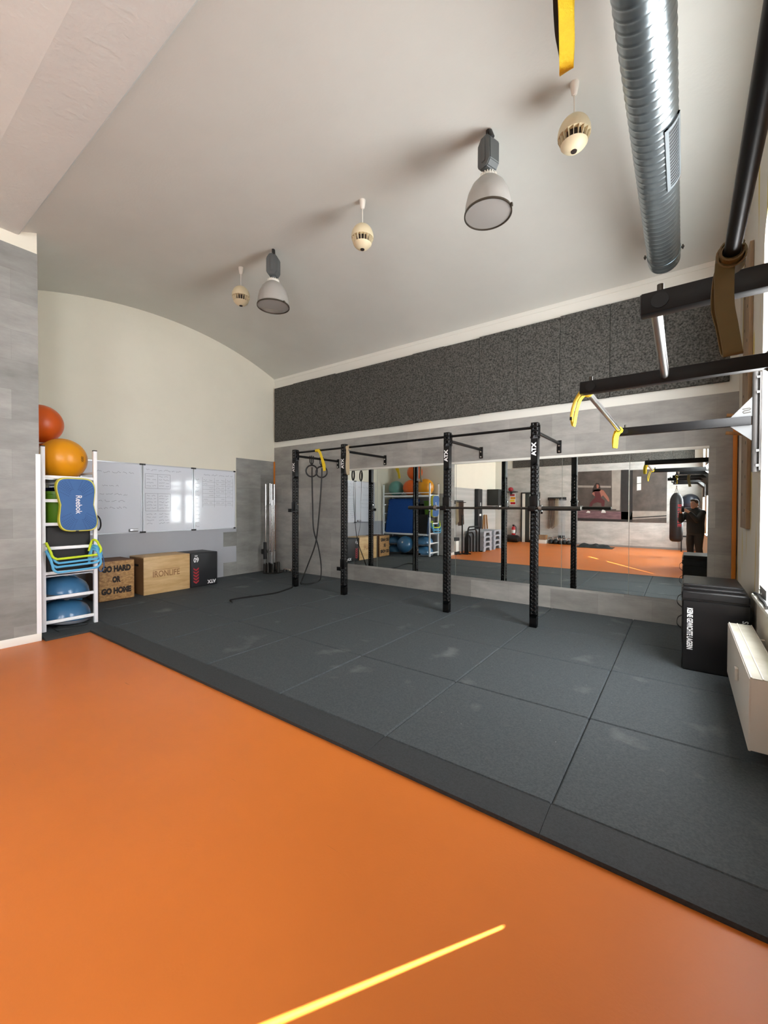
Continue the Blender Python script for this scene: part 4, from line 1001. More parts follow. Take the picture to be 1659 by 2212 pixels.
# ================================================================== RIGHT-HAND CORNER: FOAM BOX, RADIATOR, PEG BOARD
FX0, FX1, FY0, FY1 = 0.0, 0.47, 4.53, 5.12
t = thing('foam_box', 'big black vinyl foam box printed KEINE GEWICHTE LAGERN in the window corner', 'foam box', (0.235, 4.82, MT))
def puffy(g, x0, x1, y0, y1, z0, z1, amp, bev=0.012):
    b = bmesh.new(); bmesh.ops.create_cube(b, size=1.0)
    for v in b.verts: v.co = Vector(((x0 + x1) / 2 + v.co.x * (x1 - x0), (y0 + y1) / 2 + v.co.y * (y1 - y0), (z0 + z1) / 2 + v.co.z * (z1 - z0)))
    bmesh.ops.bevel(b, geom=list(b.edges), offset=bev, segments=3, affect='EDGES')
    bmesh.ops.subdivide_edges(b, edges=[e for e in b.edges if e.calc_length() > 0.05], cuts=9, use_grid_fill=True)
    c = Vector(((x0 + x1) / 2, (y0 + y1) / 2, (z0 + z1) / 2))
    for v in b.verts:
        d = v.co - c; s_ = math.sin(v.co.z * 21 + v.co.x * 4) * 0.6 + math.sin(v.co.x * 17 - v.co.z * 9) * 0.4
        k = min(1, min(v.co.z - z0, z1 - v.co.z) / 0.05) if z1 - z0 > 0.2 else 0.3
        v.co.y += (1 if d.y > 0 else -1) * amp * s_ * max(k, 0) * (1 if abs(d.y) > (y1 - y0) / 2 - bev else 0)
        v.co.x += (1 if d.x > 0 else -1) * amp * s_ * max(k, 0) * (1 if abs(d.x) > (x1 - x0) / 2 - bev else 0)
    tmp = bpy.data.meshes.new('tmp'); b.to_mesh(tmp); b.free(); g.bm.from_mesh(tmp); bpy.data.meshes.remove(tmp)
    return g
puffy(G(), FX0, FX1, FY0, FY1, MT, 0.665, 0.004).out('foam_body', m_vinyl, t, smooth=40)
puffy(G(), FX0 - 0.006, FX1 - 0.01, FY0 - 0.008, FY1, 0.667, 0.742, 0.003).out('lid_layer', m_vinyl, t, smooth=40)
puffy(G(), FX0 - 0.002, FX1 - 0.03, FY0 + 0.01, FY1 - 0.01, 0.744, 0.776, 0.002).out('lid_layer', m_vinyl, t, smooth=40)
puffy(G(), FX0 + 0.006, FX1 - 0.05, FY0 + 0.03, FY1, 0.778, 0.802, 0.002, 0.008).out('lid_layer', m_vinyl, t, smooth=40)
G().text('KEINE GEWICHTE LAGERN', (0.058, FY0 - 0.0055, 0.41), (0, 0, -1), (1, 0, 0), 0.365, 0.043, 0.0006, bold=0.04).out('lettering', m_wprint, t, smooth=0)
G().text('WEIGHTS', (0.428, FY0 - 0.0055, 0.43), (0, 0, 1), (-1, 0, 0), 0.21, 0.04, 0.0006, bold=0.02).out('lettering', m_wprint, t, smooth=0)
G().text('WEIGHTS', (0.07, FY1 + 0.0055, 0.36), (0, 0, -1), (-1, 0, 0), 0.24, 0.045, 0.0006, bold=0.02).out('lettering', m_wprint, t, smooth=0)
for z in (0.40, 0.60):
    G().strap(smooth_path([(FX0 + 0.002, 4.78, z + 0.07), (FX0 - 0.03, 4.78, z + 0.04), (FX0 - 0.035, 4.78, z - 0.02), (FX0 + 0.002, 4.78, z - 0.06)], 6), (0, 1, 0), 0.04, 0.004).out('handle', m_blackr, t)

RX0, RX1, RYA, RYB, RZ0, RZ1 = 0.301, 0.452, 2.985, 4.325, 0.15, 0.548
t = thing('radiator', 'white panel radiator with grille top below the window', 'radiator', (0.376, 3.65, RZ0))
G().box(RX0, RX0 + 0.012, RYA, RYB, RZ0, RZ1, bev=0.004).out('front_panel', m_rad, t)
G().box(RX1 - 0.012, RX1, RYA, RYB, RZ0, RZ1, bev=0.004).out('back_panel', m_rad, t)
for y in (RYA, RYB - 0.006): G().box(RX0 + 0.006, RX1 - 0.006, y, y + 0.006, RZ0 + 0.005, RZ1 - 0.002, bev=0.002).out('end_panel', m_rad, t)
g = G()
for k in range(60):
    y = RYA + 0.02 + k * (RYB - RYA - 0.04) / 59
    g.box(RX0 + 0.014, RX1 - 0.014, y - 0.002, y + 0.002, RZ0 + 0.03, RZ1 - 0.03)
g.out('convector_fins', m_rad, t, smooth=0)['kind'] = 'stuff'
tg = G().box(RX0 + 0.004, RX1 - 0.004, RYA + 0.002, RYB - 0.002, RZ1 - 0.006, RZ1 + 0.004, bev=0.002).out('top_grille', m_radg, t)
for x in (RX0 + 0.006, RX0 + 0.055, RX1 - 0.012):
    G().box(x, x + 0.007, RYA + 0.002, RYB - 0.002, RZ1 + 0.004, RZ1 + 0.008, bev=0.001).out('grille_bar', m_rad, tg)
G().box(RX0 - 0.018, RX0, 3.50, 3.56, 0.355, 0.435, bev=0.006, seg=3).out('front_clip', m_rad, t)
for y in (3.2, 4.1): G().box(RX1, RX - 0.001, y, y + 0.04, RZ0 + 0.05, RZ1 - 0.05).out('wall_bracket', m_rad, t, smooth=0)
G().cyl((RX1 - 0.06, RYB, 0.22), (RX1 - 0.06, RYB + 0.10, 0.22), 0.011, 10).cyl((RX1 - 0.06, RYB + 0.10, 0.23), (RX1 - 0.06, RYB + 0.10, MT), 0.011, 10).out('feed_pipe', m_rad, t)
t = thing('steel_bracket', 'galvanised angle bracket lying on the window sill', 'bracket', (0.53, 4.30, ZS + 0.005))
G().box(0.500, 0.560, 4.10, 4.42, ZS + 0.005, ZS + 0.011, bev=0.001).out('base_flange', m_plate, t)
G().box(0.500, 0.506, 4.10, 4.42, ZS + 0.011, ZS + 0.085, bev=0.001).out('upright_flange', m_plate, t)
G().cyl((0.500, 4.38, ZS + 0.055), (0.492, 4.38, ZS + 0.055), 0.010, 10).out('bolt', m_chrome, t)
o = G().tube(smooth_path([(0.47, 4.40, ZS + 0.018), (0.50 - 0.018, 4.30, ZS + 0.02), (0.475, 4.15, ZS + 0.018), (0.48, 3.98, ZS + 0.018), (0.47, 3.8, ZS + 0.018)], 5), 0.012, 8).out('cable', m_blackr)
tag(o, 'black cable lying along the window sill', 'cable')

t = thing('peg_board', 'worn wooden climbing peg board on the window wall', 'peg board', (RX, 5.3, 1.28))
G().box(RX - 0.032, RX - 0.001, 5.05, 5.50, 1.28, 3.92, bev=0.004).out('board', m_oldwood, t)
for k in range(16):
    z = 1.45 + 0.16 * k; G().cyl((RX - 0.033, 5.16 + 0.22 * (k % 2), z), (RX - 0.0315, 5.16 + 0.22 * (k % 2), z), 0.016, 14).out('peg_hole', m_stencil, t)
t.location = (RX, 5.3, 1.28)
o = G().cyl((RX - 0.031, 5.44, 2.215), (RX - 0.16, 5.44, 2.235), 0.017, 14).out('climbing_peg', m_wood)
tag(o, 'lower wooden peg sticking out of the climbing board', 'climbing peg', 'climbing pegs')
o = G().cyl((RX - 0.031, 5.36, 2.38), (RX - 0.16, 5.36, 2.40), 0.017, 14).out('climbing_peg', m_wood)
tag(o, 'upper wooden peg sticking out of the climbing board', 'climbing peg', 'climbing pegs')

# ================================================================== THE REAR HALF OF THE ROOM, SEEN IN THE MIRRORS
RB = BY + 0.008
# two big photo murals
def mural(name, label, x0, x1, z0, z1):
    t = thing('wall_mural', label, 'mural', ((x0 + x1) / 2, RB, z0), 'murals on the rear wall')
    G().box(x0, x1, RB, RB + 0.012, z0, z1).out('print', m_mural, t, smooth=0)
    return t
Y1, Y2, Y3 = RB + 0.0125, RB + 0.0135, RB + 0.0145
def sheet(pts, y, name, m, t): return G().prism(pts, 'xz', y - 0.0008, y).out(name, m, t, smooth=0)
t = mural('wall_mural', 'large mural of a crouching woman in red sports wear in a dark hall', -3.34, -1.63, 0.94, 2.85)
sheet([(-3.34, 0.94), (-1.63, 0.94), (-1.63, 1.30), (-3.34, 1.36)], Y1, 'printed_floor', m_purple, t)
sheet([(-3.34, 0.94), (-1.63, 0.94), (-1.63, 1.02), (-3.34, 1.05)], Y2, 'printed_floor_shade', m_murald, t)
sheet([(-3.34, 2.24), (-2.2, 2.20), (-2.2, 2.27), (-3.34, 2.32)], Y1, 'printed_beam', m_muralp, t)
sheet([(-2.16, 1.36), (-1.90, 1.36), (-1.88, 2.85), (-2.18, 2.85)], Y1, 'printed_pillar', m_muralp, t)
sheet([(-1.86, 1.0), (-1.63, 0.96), (-1.63, 2.85), (-1.88, 2.85)], Y1, 'printed_dark_pillar', m_murald, t)
sheet([(-2.6, 1.34), (-2.02, 1.36), (-2.02, 1.40), (-2.6, 1.38)], Y2, 'printed_bench', m_murald, t)
sheet([(-2.78, 2.28), (-2.70, 2.40), (-2.60, 2.38), (-2.56, 2.25), (-2.54, 2.10), (-2.60, 2.06), (-2.72, 2.08), (-2.82, 2.02), (-2.82, 2.16)], Y2, 'printed_hair', m_stencil, t)
sheet([(-2.69, 2.33), (-2.63, 2.34), (-2.60, 2.27), (-2.63, 2.18), (-2.68, 2.20)], Y3, 'printed_face', m_murals, t)
sheet([(-2.78, 2.14), (-2.60, 2.16), (-2.44, 2.10), (-2.28, 1.84), (-2.24, 1.70), (-2.28, 1.68), (-2.46, 1.92), (-2.52, 1.86), (-2.64, 1.86), (-2.76, 1.90), (-2.84, 1.98)], Y2, 'printed_arms', m_murals, t)
sheet([(-2.76, 2.06), (-2.58, 2.08), (-2.52, 1.86), (-2.56, 1.80), (-2.72, 1.80)], Y3, 'printed_top', m_muralc, t)
sheet([(-2.74, 1.84), (-2.54, 1.84), (-2.40, 1.72), (-2.42, 1.40), (-2.50, 1.40), (-2.52, 1.62), (-2.66, 1.66), (-2.80, 1.60), (-2.90, 1.34), (-2.98, 1.34), (-2.90, 1.64)], Y2, 'printed_legs', m_muralc, t)
sheet([(-2.52, 1.26), (-2.36, 1.26), (-2.38, 1.34), (-2.48, 1.40)], Y3, 'printed_shoe', m_muralw, t)
sheet([(-3.04, 1.26), (-2.90, 1.25), (-2.90, 1.31), (-2.98, 1.34)], Y3, 'printed_shoe', m_muralw, t)
t = mural('wall_mural', 'large mural of an empty grey concrete hall with a small bright window', -1.60, -0.47, 0.93, 2.83)
sheet([(-1.60, 1.02), (-0.47, 1.12), (-0.47, 1.34), (-1.50, 1.34)], Y1, 'printed_floor', m_muralp, t)
sheet([(-1.50, 1.07), (-0.47, 1.16), (-0.47, 1.20), (-1.50, 1.11)], Y2, 'printed_bench', m_murald, t)
sheet([(-1.60, 0.93), (-1.50, 0.95), (-1.50, 2.83), (-1.60, 2.83)], Y1, 'printed_dark_pillar', m_murald, t)
sheet([(-1.37, 2.08), (-1.24, 2.10), (-1.24, 2.58), (-1.37, 2.58)], Y1, 'printed_window', m_muralw, t)
sheet([(-1.37, 2.32), (-1.24, 2.33), (-1.24, 2.35), (-1.37, 2.34)], Y2, 'printed_window_bar', m_murald, t)

# door, switch, fire extinguisher, wall shelf
d = struct(G().box(-5.54, -5.49, RB, RB + 0.05, 0, 2.08).box(-4.82, -4.77, RB, RB + 0.05, 0, 2.08).box(-5.49, -4.82, RB, RB + 0.05, 2.03, 2.08).out('door_1', m_blackm, smooth=0), 'dark framed glass door on the rear wall')
G().box(-5.49, -5.37, RB, RB + 0.03, 0.0, 2.03).out('door_stile', m_white, d, smooth=0)
G().box(-4.92, -4.82, RB, RB + 0.03, 0.0, 2.03).out('door_stile', m_white, d, smooth=0)
G().box(-5.37, -4.92, RB, RB + 0.02, 0.0, 2.03).out('door_glass', m_dglass, d, smooth=0)
G().box(-5.18, -5.14, RB + 0.02, RB + 0.03, 0.1, 2.0).out('door_mullion', m_white, d, smooth=0)
t = thing('light_switch', 'dark light switch beside the glass door', 'switch', (-4.70, RB, 1.19))
G().box(-4.74, -4.66, RB, RB + 0.012, 1.19, 1.27, bev=0.003).out('plate', m_blackp, t)
G().box(-4.725, -4.675, RB + 0.012, RB + 0.018, 1.205, 1.255, bev=0.002).out('rocker', m_blackm, t)
EX = -5.82
t = thing('fire_extinguisher', 'red fire extinguisher on the wall by the glass door', 'fire extinguisher', (EX, RB + 0.11, 0.22))
G().lathe([(0, 0.22), (0.075, 0.225), (0.08, 0.24), (0.08, 0.56), (0.07, 0.61), (0.03, 0.64), (0.025, 0.66), (0, 0.66)], (EX, RB + 0.11, 0), 28).out('cylinder', m_fire, t)
G().lathe([(0.081, 0.36), (0.0815, 0.36), (0.0815, 0.50), (0.081, 0.50)], (EX, RB + 0.11, 0), 28).out('label', m_wprint, t)
G().box(EX - 0.05, EX + 0.03, RB + 0.09, RB + 0.13, 0.66, 0.72, bev=0.01).out('valve', m_blackp, t)
G().tube(smooth_path([(EX + 0.03, RB + 0.11, 0.69), (EX + 0.11, RB + 0.12, 0.62), (EX + 0.12, RB + 0.13, 0.45), (EX + 0.09, RB + 0.13, 0.34)], 5), 0.012, 8).out('hose', m_blackr, t)
G().box(EX - 0.03, EX + 0.03, RB, RB + 0.03, 0.40, 0.46).out('wall_hook', m_blackm, t)
t = thing('wall_shelf', 'small dark wall shelf high up beside the door', 'shelf', (-5.92, RB, 2.10))
G().box(-6.15, -5.68, RB, RB + 0.24, 2.09, 2.12, bev=0.003).out('board', m_blackm, t)
G().box(-5.95, -5.92, RB, RB + 0.20, 2.0, 2.09).out('bracket', m_blackm, t, smooth=0)
o = G().sphere((-5.95, RB + 0.12, 2.215), 0.105, 0.9, 24, 12).out('soft_bag', m_red); 
tag(o, 'dark red bundle lying on the wall shelf', 'bag')
t = thing('notice_sheet', 'colourful notice hanging under the wall shelf', 'notice', (-5.92, RB, 1.62))
G().box(-6.04, -5.78, RB, RB + 0.004, 1.56, 2.05).out('sheet', m_wprint, t, smooth=0)
for k, (z, m) in enumerate(((1.93, m_red), (1.80, m_bally), (1.69, m_yellow), (1.585, m_fire))): G().box(-6.02 + 0.02 * (k % 2), -5.82 + 0.03 * (k % 2), RB + 0.004, RB + 0.0055, z, z + 0.09).out('colour_block', m, t, smooth=0)
o = G().lathe([(0, -0.30), (0.12, -0.28), (0.15, -0.22), (0.15, 0.22), (0.12, 0.28), (0, 0.30)], (-5.78, RB + 0.37, 0.152), 28, axis=(1, 0.2, 0)).out('kit_bag', m_vinylm)
tag(o, 'round black kit bag on the floor under the extinguisher', 'bag')

# band rack with bands, on the rear wall and on the side wall
def band_rack(label, P, ux, uy, w, cat='band rack'):
    """P: left end on the wall, ux along the wall, uy out of the wall"""
    P, ux, uy = Vector(P), Vector(ux), Vector(uy)
    M = Matrix((( ux.x, uy.x, 0, P.x), (ux.y, uy.y, 0, P.y), (0, 0, 1, P.z), (0, 0, 0, 1)))
    t = thing('band_rack', label, cat, P)
    G().box(0, w, 0, 0.02, -0.06, 0.06, M=M, bev=0.003).out('back_plate', m_blackm, t)
    n = int(w / 0.08)
    for k in range(n):
        x = 0.05 + k * (w - 0.1) / (n - 1)
        G().cyl(M @ Vector((x, 0.02, -0.02)), M @ Vector((x, 0.13, -0.005)), 0.009, 8).out('peg', m_blackm, t)
    return M
def hanging_band(M, x, y, L, w, m, label, group):
    g = G()
    pts = [Vector((x - 0.010, y, 0.004)), Vector((x - 0.016, y, -L * 0.5)), Vector((x - 0.03, y + 0.01, -L + 0.05)), Vector((x - 0.012, y + 0.012, -L)), Vector((x + 0.012, y + 0.012, -L)), Vector((x + 0.03, y + 0.01, -L + 0.05)), Vector((x + 0.016, y, -L * 0.5)), Vector((x + 0.010, y, 0.004)), Vector((x, y, 0.012))]
    P = [M @ p for p in pts]; wd = M.to_3x3() @ Vector((0, 1, 0))
    g.strap(P, wd, w, 0.005, closed=True)
    o = g.out('resistance_band', m)
    return tag(o, label, 'resistance band', group)
M = band_rack('black band rack on the rear wall above the kettlebells', (-4.46, RB, 1.80), (1, 0, 0), (0, 1, 0), 0.70)
G().text('BLACK', M @ Vector((0.33, 0.0205, 0.03)), (-1, 0, 0), (0, 0, 1), 0.2, 0.04, 0.001).out('rack_lettering', m_wprint, bpy.data.objects['band_rack'], smooth=0) if False else None
for k in range(5): hanging_band(M, 0.055 + 0.05 * k, 0.07 + 0.02 * (k % 2), 1.20 - 0.03 * (k % 3), 0.035, m_brown, 'dark brown resistance band on the rear rack, %s from the door side' % ORD[k], 'bands on the rear rack')
for k in range(3): hanging_band(M, 0.32 + 0.045 * k, 0.08, 1.12 - 0.05 * k, 0.03, m_tan, 'tan resistance band on the rear rack, %s from the brown ones' % ORD[k], 'bands on the rear rack')
for k in range(4):
    x = 0.45 + 0.065 * k; P = [M @ Vector(p) for p in ((x - 0.01, 0.08, 0.0), (x - 0.015, 0.08, -0.7), (x - 0.02, 0.085, -1.45), (x - 0.02, 0.085, -1.60))]
    t = thing('resistance_tube', 'thin grey resistance tube with handles on the rear rack, %s from the bands' % ORD[k], 'resistance tube', P[-1], 'tubes on the rear rack')
    G().tube(P[:3], 0.006, 6).out('cord', m_lgrey, t); G().tube([p + (M.to_3x3() @ Vector((0.035, 0, 0))) for p in P[:3]], 0.006, 6).out('cord', m_lgrey, t)
    for dx in (0, 0.035): G().cyl(P[2] + M.to_3x3() @ Vector((dx, 0, 0)), P[3] + M.to_3x3() @ Vector((dx, 0, 0)), 0.012, 8).out('handle', m_blackm, t)
SW = -5.942
M = band_rack('black band rack on the side wall behind the tube frames', (SW, 0.36, 1.62), (0, -1, 0), (1, 0, 0), 0.72)
for k in range(3): hanging_band(M, 0.05 + 0.06 * k, 0.08, 0.72 - 0.04 * k, 0.035, m_tan, 'tan resistance band on the side wall rack, %s from the pillar' % ORD[k], 'bands on the side wall rack')
for k in range(6): hanging_band(M, 0.25 + 0.055 * k, 0.07 + 0.02 * (k % 2), 0.76 - 0.03 * (k % 2), 0.035, m_brown, 'dark brown resistance band on the side wall rack, %s from the tan ones' % ORD[k], 'bands on the side wall rack')

# kettlebells, crate and box along the rear wall
def kettlebell(x, y, r, label):
    t = thing('kettlebell', label, 'kettlebell', (x, y, 0), 'kettlebells along the rear wall')
    G().lathe([(0, 0), (r * 0.7, 0.0), (r * 0.92, r * 0.3), (r, r * 0.85), (r * 0.92, r * 1.35), (r * 0.62, r * 1.72), (0.0, r * 1.85)], (x, y, 0), 28).out('bell', m_blackm, t, smooth=60)
    G().tube(smooth_path([(x - r * 0.6, y, r * 1.5), (x - r * 0.72, y, r * 2.1), (x - r * 0.5, y, r * 2.6), (x, y, r * 2.7), (x + r * 0.5, y, r * 2.6), (x + r * 0.72, y, r * 2.1), (x + r * 0.6, y, r * 1.5)], 4), 0.017, 10).out('handle', m_chrome, t)
for k, x in enumerate((-4.29, -4.11, -3.95, -3.78, -3.62, -3.48)): kettlebell(x, BY + 0.20 - 0.01 * (k % 2), (0.095, 0.105, 0.085, 0.095, 0.09, 0.08)[k], 'black kettlebell with chrome handle, %s from the crate' % ORD[k])
t = thing('crate', 'brown wooden crate on top of a white box by the door', 'crate', (-4.61, BY + 0.2, 0.152))
g = G()
for z in (0.155, 0.22, 0.285): g.box(-4.77, -4.45, BY + 0.34, BY + 0.352, z, z + 0.055).box(-4.77, -4.45, BY + 0.06, BY + 0.072, z, z + 0.055)
g.out('side_slats', m_oldwood, t, smooth=0)
G().box(-4.77, -4.758, BY + 0.072, BY + 0.34, 0.155, 0.34).out('end_board', m_plyend, t, smooth=0); G().box(-4.462, -4.45, BY + 0.072, BY + 0.34, 0.155, 0.34).out('end_board', m_plyend, t, smooth=0)
G().box(-4.758, -4.462, BY + 0.072, BY + 0.34, 0.155, 0.165).out('bottom', m_plyend, t, smooth=0)
t = thing('storage_box', 'low white box under the crate by the door', 'box', (-4.61, BY + 0.2, 0))
G().box(-4.78, -4.44, BY + 0.05, BY + 0.36, 0, 0.135, bev=0.006).out('body', m_white, t); G().box(-4.785, -4.435, BY + 0.045, BY + 0.365, 0.135, 0.15, bev=0.004).out('lid', m_white, t)

# floor mat with a dark heap, near the rear wall
o = G().box(-3.25, -2.0, -4.75, -4.05, 0, 0.012, bev=0.003).out('exercise_mat', m_blackm); tag(o, 'thin black exercise mat on the orange floor', 'exercise mat')
g = G(); N = 26
rows = []
for i in range(N + 1):
    row = []
    for k in range(13):
        u = i / N; v = k / 12; e = (math.sin(PI * u) * math.sin(PI * v)) ** 0.5
        row.append(g.bm.verts.new((-3.15 + 1.05 * u, -4.68 + 0.5 * v, 0.014 + 1.6 * e * (0.06 + 0.05 * math.sin(u * 7.0 + 1) * math.sin(v * 3) + 0.05 * math.exp(-((u - 0.55) / 0.12) ** 2) + 0.02 * math.sin(u * 23 + v * 9)))))
    rows.append(row)
for i in range(N):
    for k in range(12): g.bm.faces.new((rows[i][k], rows[i + 1][k], rows[i + 1][k + 1], rows[i][k + 1]))
g.cap([rows[0][k] for k in range(13)] + [rows[i][12] for i in range(1, N + 1)] + [rows[N][k] for k in range(11, -1, -1)] + [rows[i][0] for i in range(N - 1, 0, -1)])
o = g.out('cloth_heap', m_jacket, smooth=60); tag(o, 'dark crumpled jacket lying on the exercise mat', 'jacket')

# punching bag on the rearmost beam
bxp, byp = -0.165, -2.64
t = thing('punching_bag', 'long black punching bag with red lettering hanging behind the photographer', 'punching bag', (bxp, byp, 0.46))
G().lathe([(0, 0.46), (0.10, 0.465), (0.15, 0.50), (0.165, 0.56), (0.165, 1.62), (0.155, 1.72), (0.12, 1.82), (0.07, 1.89), (0.03, 1.91), (0, 1.91)], (bxp, byp, 0), 36).out('bag', m_vinylm, t, smooth=50)
for z in (0.62, 1.10, 1.58): G().lathe([(0.1655, z), (0.167, z), (0.167, z + 0.012), (0.1655, z + 0.012)], (bxp, byp, 0), 36).out('band', m_blackr, t)
for k, ch in enumerate('BENLEE'):
    a = math.radians(62); nx, ny = math.cos(a), math.sin(a)
    G().text(ch, (bxp + nx * 0.167, byp + ny * 0.167, 1.52 - 0.115 * k), (0, 0, -1), (-ny, nx, 0), 0.085, 0.10, 0.0005, bold=0.03).out('letter', m_red, t, smooth=0)
for a in (0.6, 2.7, 4.7): G().cyl((bxp + 0.05 * math.cos(a), byp + 0.05 * math.sin(a), 1.895), (bxp, byp, 2.10), 0.006, 6).out('chain', m_chrome, t)
G().lathe([(0.012, 0), (0.018, 0.006), (0.012, 0.012), (0.006, 0.006), (0.012, 0)], (bxp, byp, 2.10), 12, axis=(0, 1, 0)).cyl((bxp, byp, 2.105), (bxp, byp, 2.156), 0.006, 8).out('carabiner', m_chrome, t)

# gym ball on a dark stand near the rear right corner
t = thing('ball_stand', 'dark tube stand carrying a gym ball by the rear wall', 'stand', (0.18, -4.86, 0))
for dx in (-0.22, 0.22):
    for dy in (-0.2, 0.2): G().cyl((0.18 + dx, -4.86 + dy, 0), (0.18 + dx, -4.86 + dy, 1.47), 0.018, 10).out('leg', m_blackm, t)
for z in (0.5, 1.0, 1.46):
    pts = [(0.18 - 0.22, -5.06, z), (0.18 + 0.22, -5.06, z), (0.18 + 0.22, -4.66, z), (0.18 - 0.22, -4.66, z)]
    for k in range(4): G().cyl(pts[k], pts[(k + 1) % 4], 0.014, 8).out('crossbar', m_blackm, t)
o = G().sphere((0.18, -4.86, 1.66), 0.27, 1.0, 36, 20).out('exercise_ball', m_balld, smooth=60); tag(o, 'dark blue gym ball on the stand behind the photographer', 'exercise ball')

# grey aerobic steps in two stacks along the side wall
def aero_step(x0, x1, yc, z, k, st):
    t = thing('aerobic_step', 'grey aerobic step, %s in the stack %s' % (('bottom one', 'second from the floor', 'third from the floor', 'topmost')[k], ('nearer the tube frames', 'nearer the white pillar')[st]), 'aerobic step', ((x0 + x1) / 2, yc, z), 'grey aerobic steps')
    w = 0.36
    P = [(yc - w, z + 0.115), (yc - w + 0.03, z + 0.165), (yc + w - 0.03, z + 0.165), (yc + w, z + 0.115)]
    G().prism(P, 'yz', x0, x1).out('platform', m_grsteps, t, smooth=0)
    for s_ in (-1, 1):
        P = [(yc + s_ * w, z), (yc + s_ * (w - 0.02), z + 0.115), (yc + s_ * (w - 0.22), z + 0.115), (yc + s_ * (w - 0.16), z)]
        G().prism(P, 'yz', x0 + 0.01, x1 - 0.01).out('foot', m_grsteps, t, smooth=0)
    G().box(x0 + 0.03, x1 - 0.03, yc - w + 0.22, yc + w - 0.22, z + 0.03, z + 0.115).out('recess', m_blackm, t, smooth=0)
for st, yc in enumerate((-0.86, -1.75)):
    for k in range(4): aero_step(-5.90, -5.26, yc, 0.166 * k, k, st)

# black tube frames standing in front of the side wall
for k in range(4):
    w, h, x = 0.44 - 0.085 * k, 0.84 - 0.10 * k, -5.40 - 0.07 * k; yc = -0.02
    pts = [(x, yc - w, 0.02), (x, yc - w, h - 0.12)] + arc((yc - w + 0.12, h - 0.12), 0.12, 180, 90, 6, 'yz', x) + arc((yc + w - 0.12, h - 0.12), 0.12, 90, 0, 6, 'yz', x) + [(x, yc + w, 0.02)] if w > 0.13 else [(x, yc - w, 0.02), (x, yc - w, h), (x, yc + w, h), (x, yc + w, 0.02)]
    t = thing('tube_frame', 'black bent tube frame, %s of the nested frames by the steps' % ('outermost', 'second', 'third', 'innermost')[k], 'tube frame', (x, yc, 0), 'nested black tube frames')
    G().tube(pts, 0.024, 10).out('hoop', m_black, t)
    for s_ in (-1, 1): G().cyl((x - 0.02 if k else x - 0.02, yc + s_ * w, 0.018), (x + 0.10 if k == 0 else x + 0.03, yc + s_ * w, 0.018), 0.018, 8).out('foot', m_black, t)
t = thing('barbell_tree', 'tall black upright stand with a forked top beside the pillar', 'stand', (-5.55, 0.52, 0))
G().box(-5.75, -5.35, 0.50, 0.54, 0, 0.03).box(-5.57, -5.53, 0.32, 0.72, 0, 0.03).out('base', m_black, t, smooth=0)
G().cyl((-5.55, 0.52, 0.03), (-5.55, 0.52, 1.12), 0.022, 12).out('pole', m_black, t)
for s_ in (-1, 1): G().cyl((-5.55, 0.52, 1.12), (-5.55, 0.52 + s_ * 0.07, 1.22), 0.012, 8).out('fork_prong', m_black, t)
t = thing('bench_frame', 'low white and black bench standing against the pillar recess', 'bench', (-5.72, 0.69, 0))
G().box(-5.92, -5.62, 0.60, 0.80, 0.09, 0.42, bev=0.01).out('body', m_white, t); G().box(-5.93, -5.60, 0.59, 0.81, 0.42, 0.52, bev=0.02).out('top_pad', m_vinylm, t); G().box(-5.93, -5.60, 0.59, 0.81, 0, 0.09).out('plinth', m_blackm, t, smooth=0)
o = G().lathe([(0, 0.98), (0.07, 1.0), (0.085, 1.08), (0.085, 2.02), (0.07, 2.08), (0, 2.09)], (-5.83, 0.70, 0), 20).box(-5.942, -5.83, 0.69, 0.71, 2.03, 2.05).out('hanging_roll', m_blackm); tag(o, 'tall black roll hanging on the side wall beside the pillar', 'roll')
t = thing('roll_up_banner', 'tall dark banner with white marks on the side wall behind the steps', 'banner', (-5.93, -1.36, 0.70))
G().box(-5.94, -5.80, -1.66, -1.30, 0.69, 2.10, bev=0.01).out('panel', m_vinylm, t)
G().box(-5.80, -5.799, -1.56, -1.40, 1.15, 1.22).out('printed_mark', m_wprint, t, smooth=0); G().box(-5.80, -5.799, -1.53, -1.47, 1.5, 1.62).out('printed_mark', m_wprint, t, smooth=0)
t = thing('loudspeaker', 'big dark loudspeaker high on the side wall next to the white pillar', 'loudspeaker', (-5.8, -2.72, 1.52))
G().box(-5.938, -5.50, -3.02, -2.42, 1.52, 2.12, bev=0.01).out('cabinet', m_spk, t)
G().cyl((-5.50, -2.72, 1.74), (-5.495, -2.72, 1.74), 0.18, 28).out('woofer', m_blackm, t); G().cyl((-5.50, -2.72, 2.0), (-5.495, -2.72, 2.0), 0.06, 20).out('tweeter', m_blackm, t)
for k in range(3):
    o = G().box(-5.92, -5.88, -0.02, 0.02, 0, 0.52, M=Matrix.Translation((0.03 * k, -1.95 - 0.14 * k, 0.668)) @ Matrix.Translation((-5.9, 0, 0)) @ Matrix.Rotation((0.24, -0.12, -0.2)[k], 4, 'X') @ Matrix.Translation((5.9, 0, 0))).out('wooden_slat', m_wood)
    tag(o, 'wooden slat leaning on the side wall above the steps, %s from the banner' % ORD[k], 'slat', 'wooden slats on the steps')

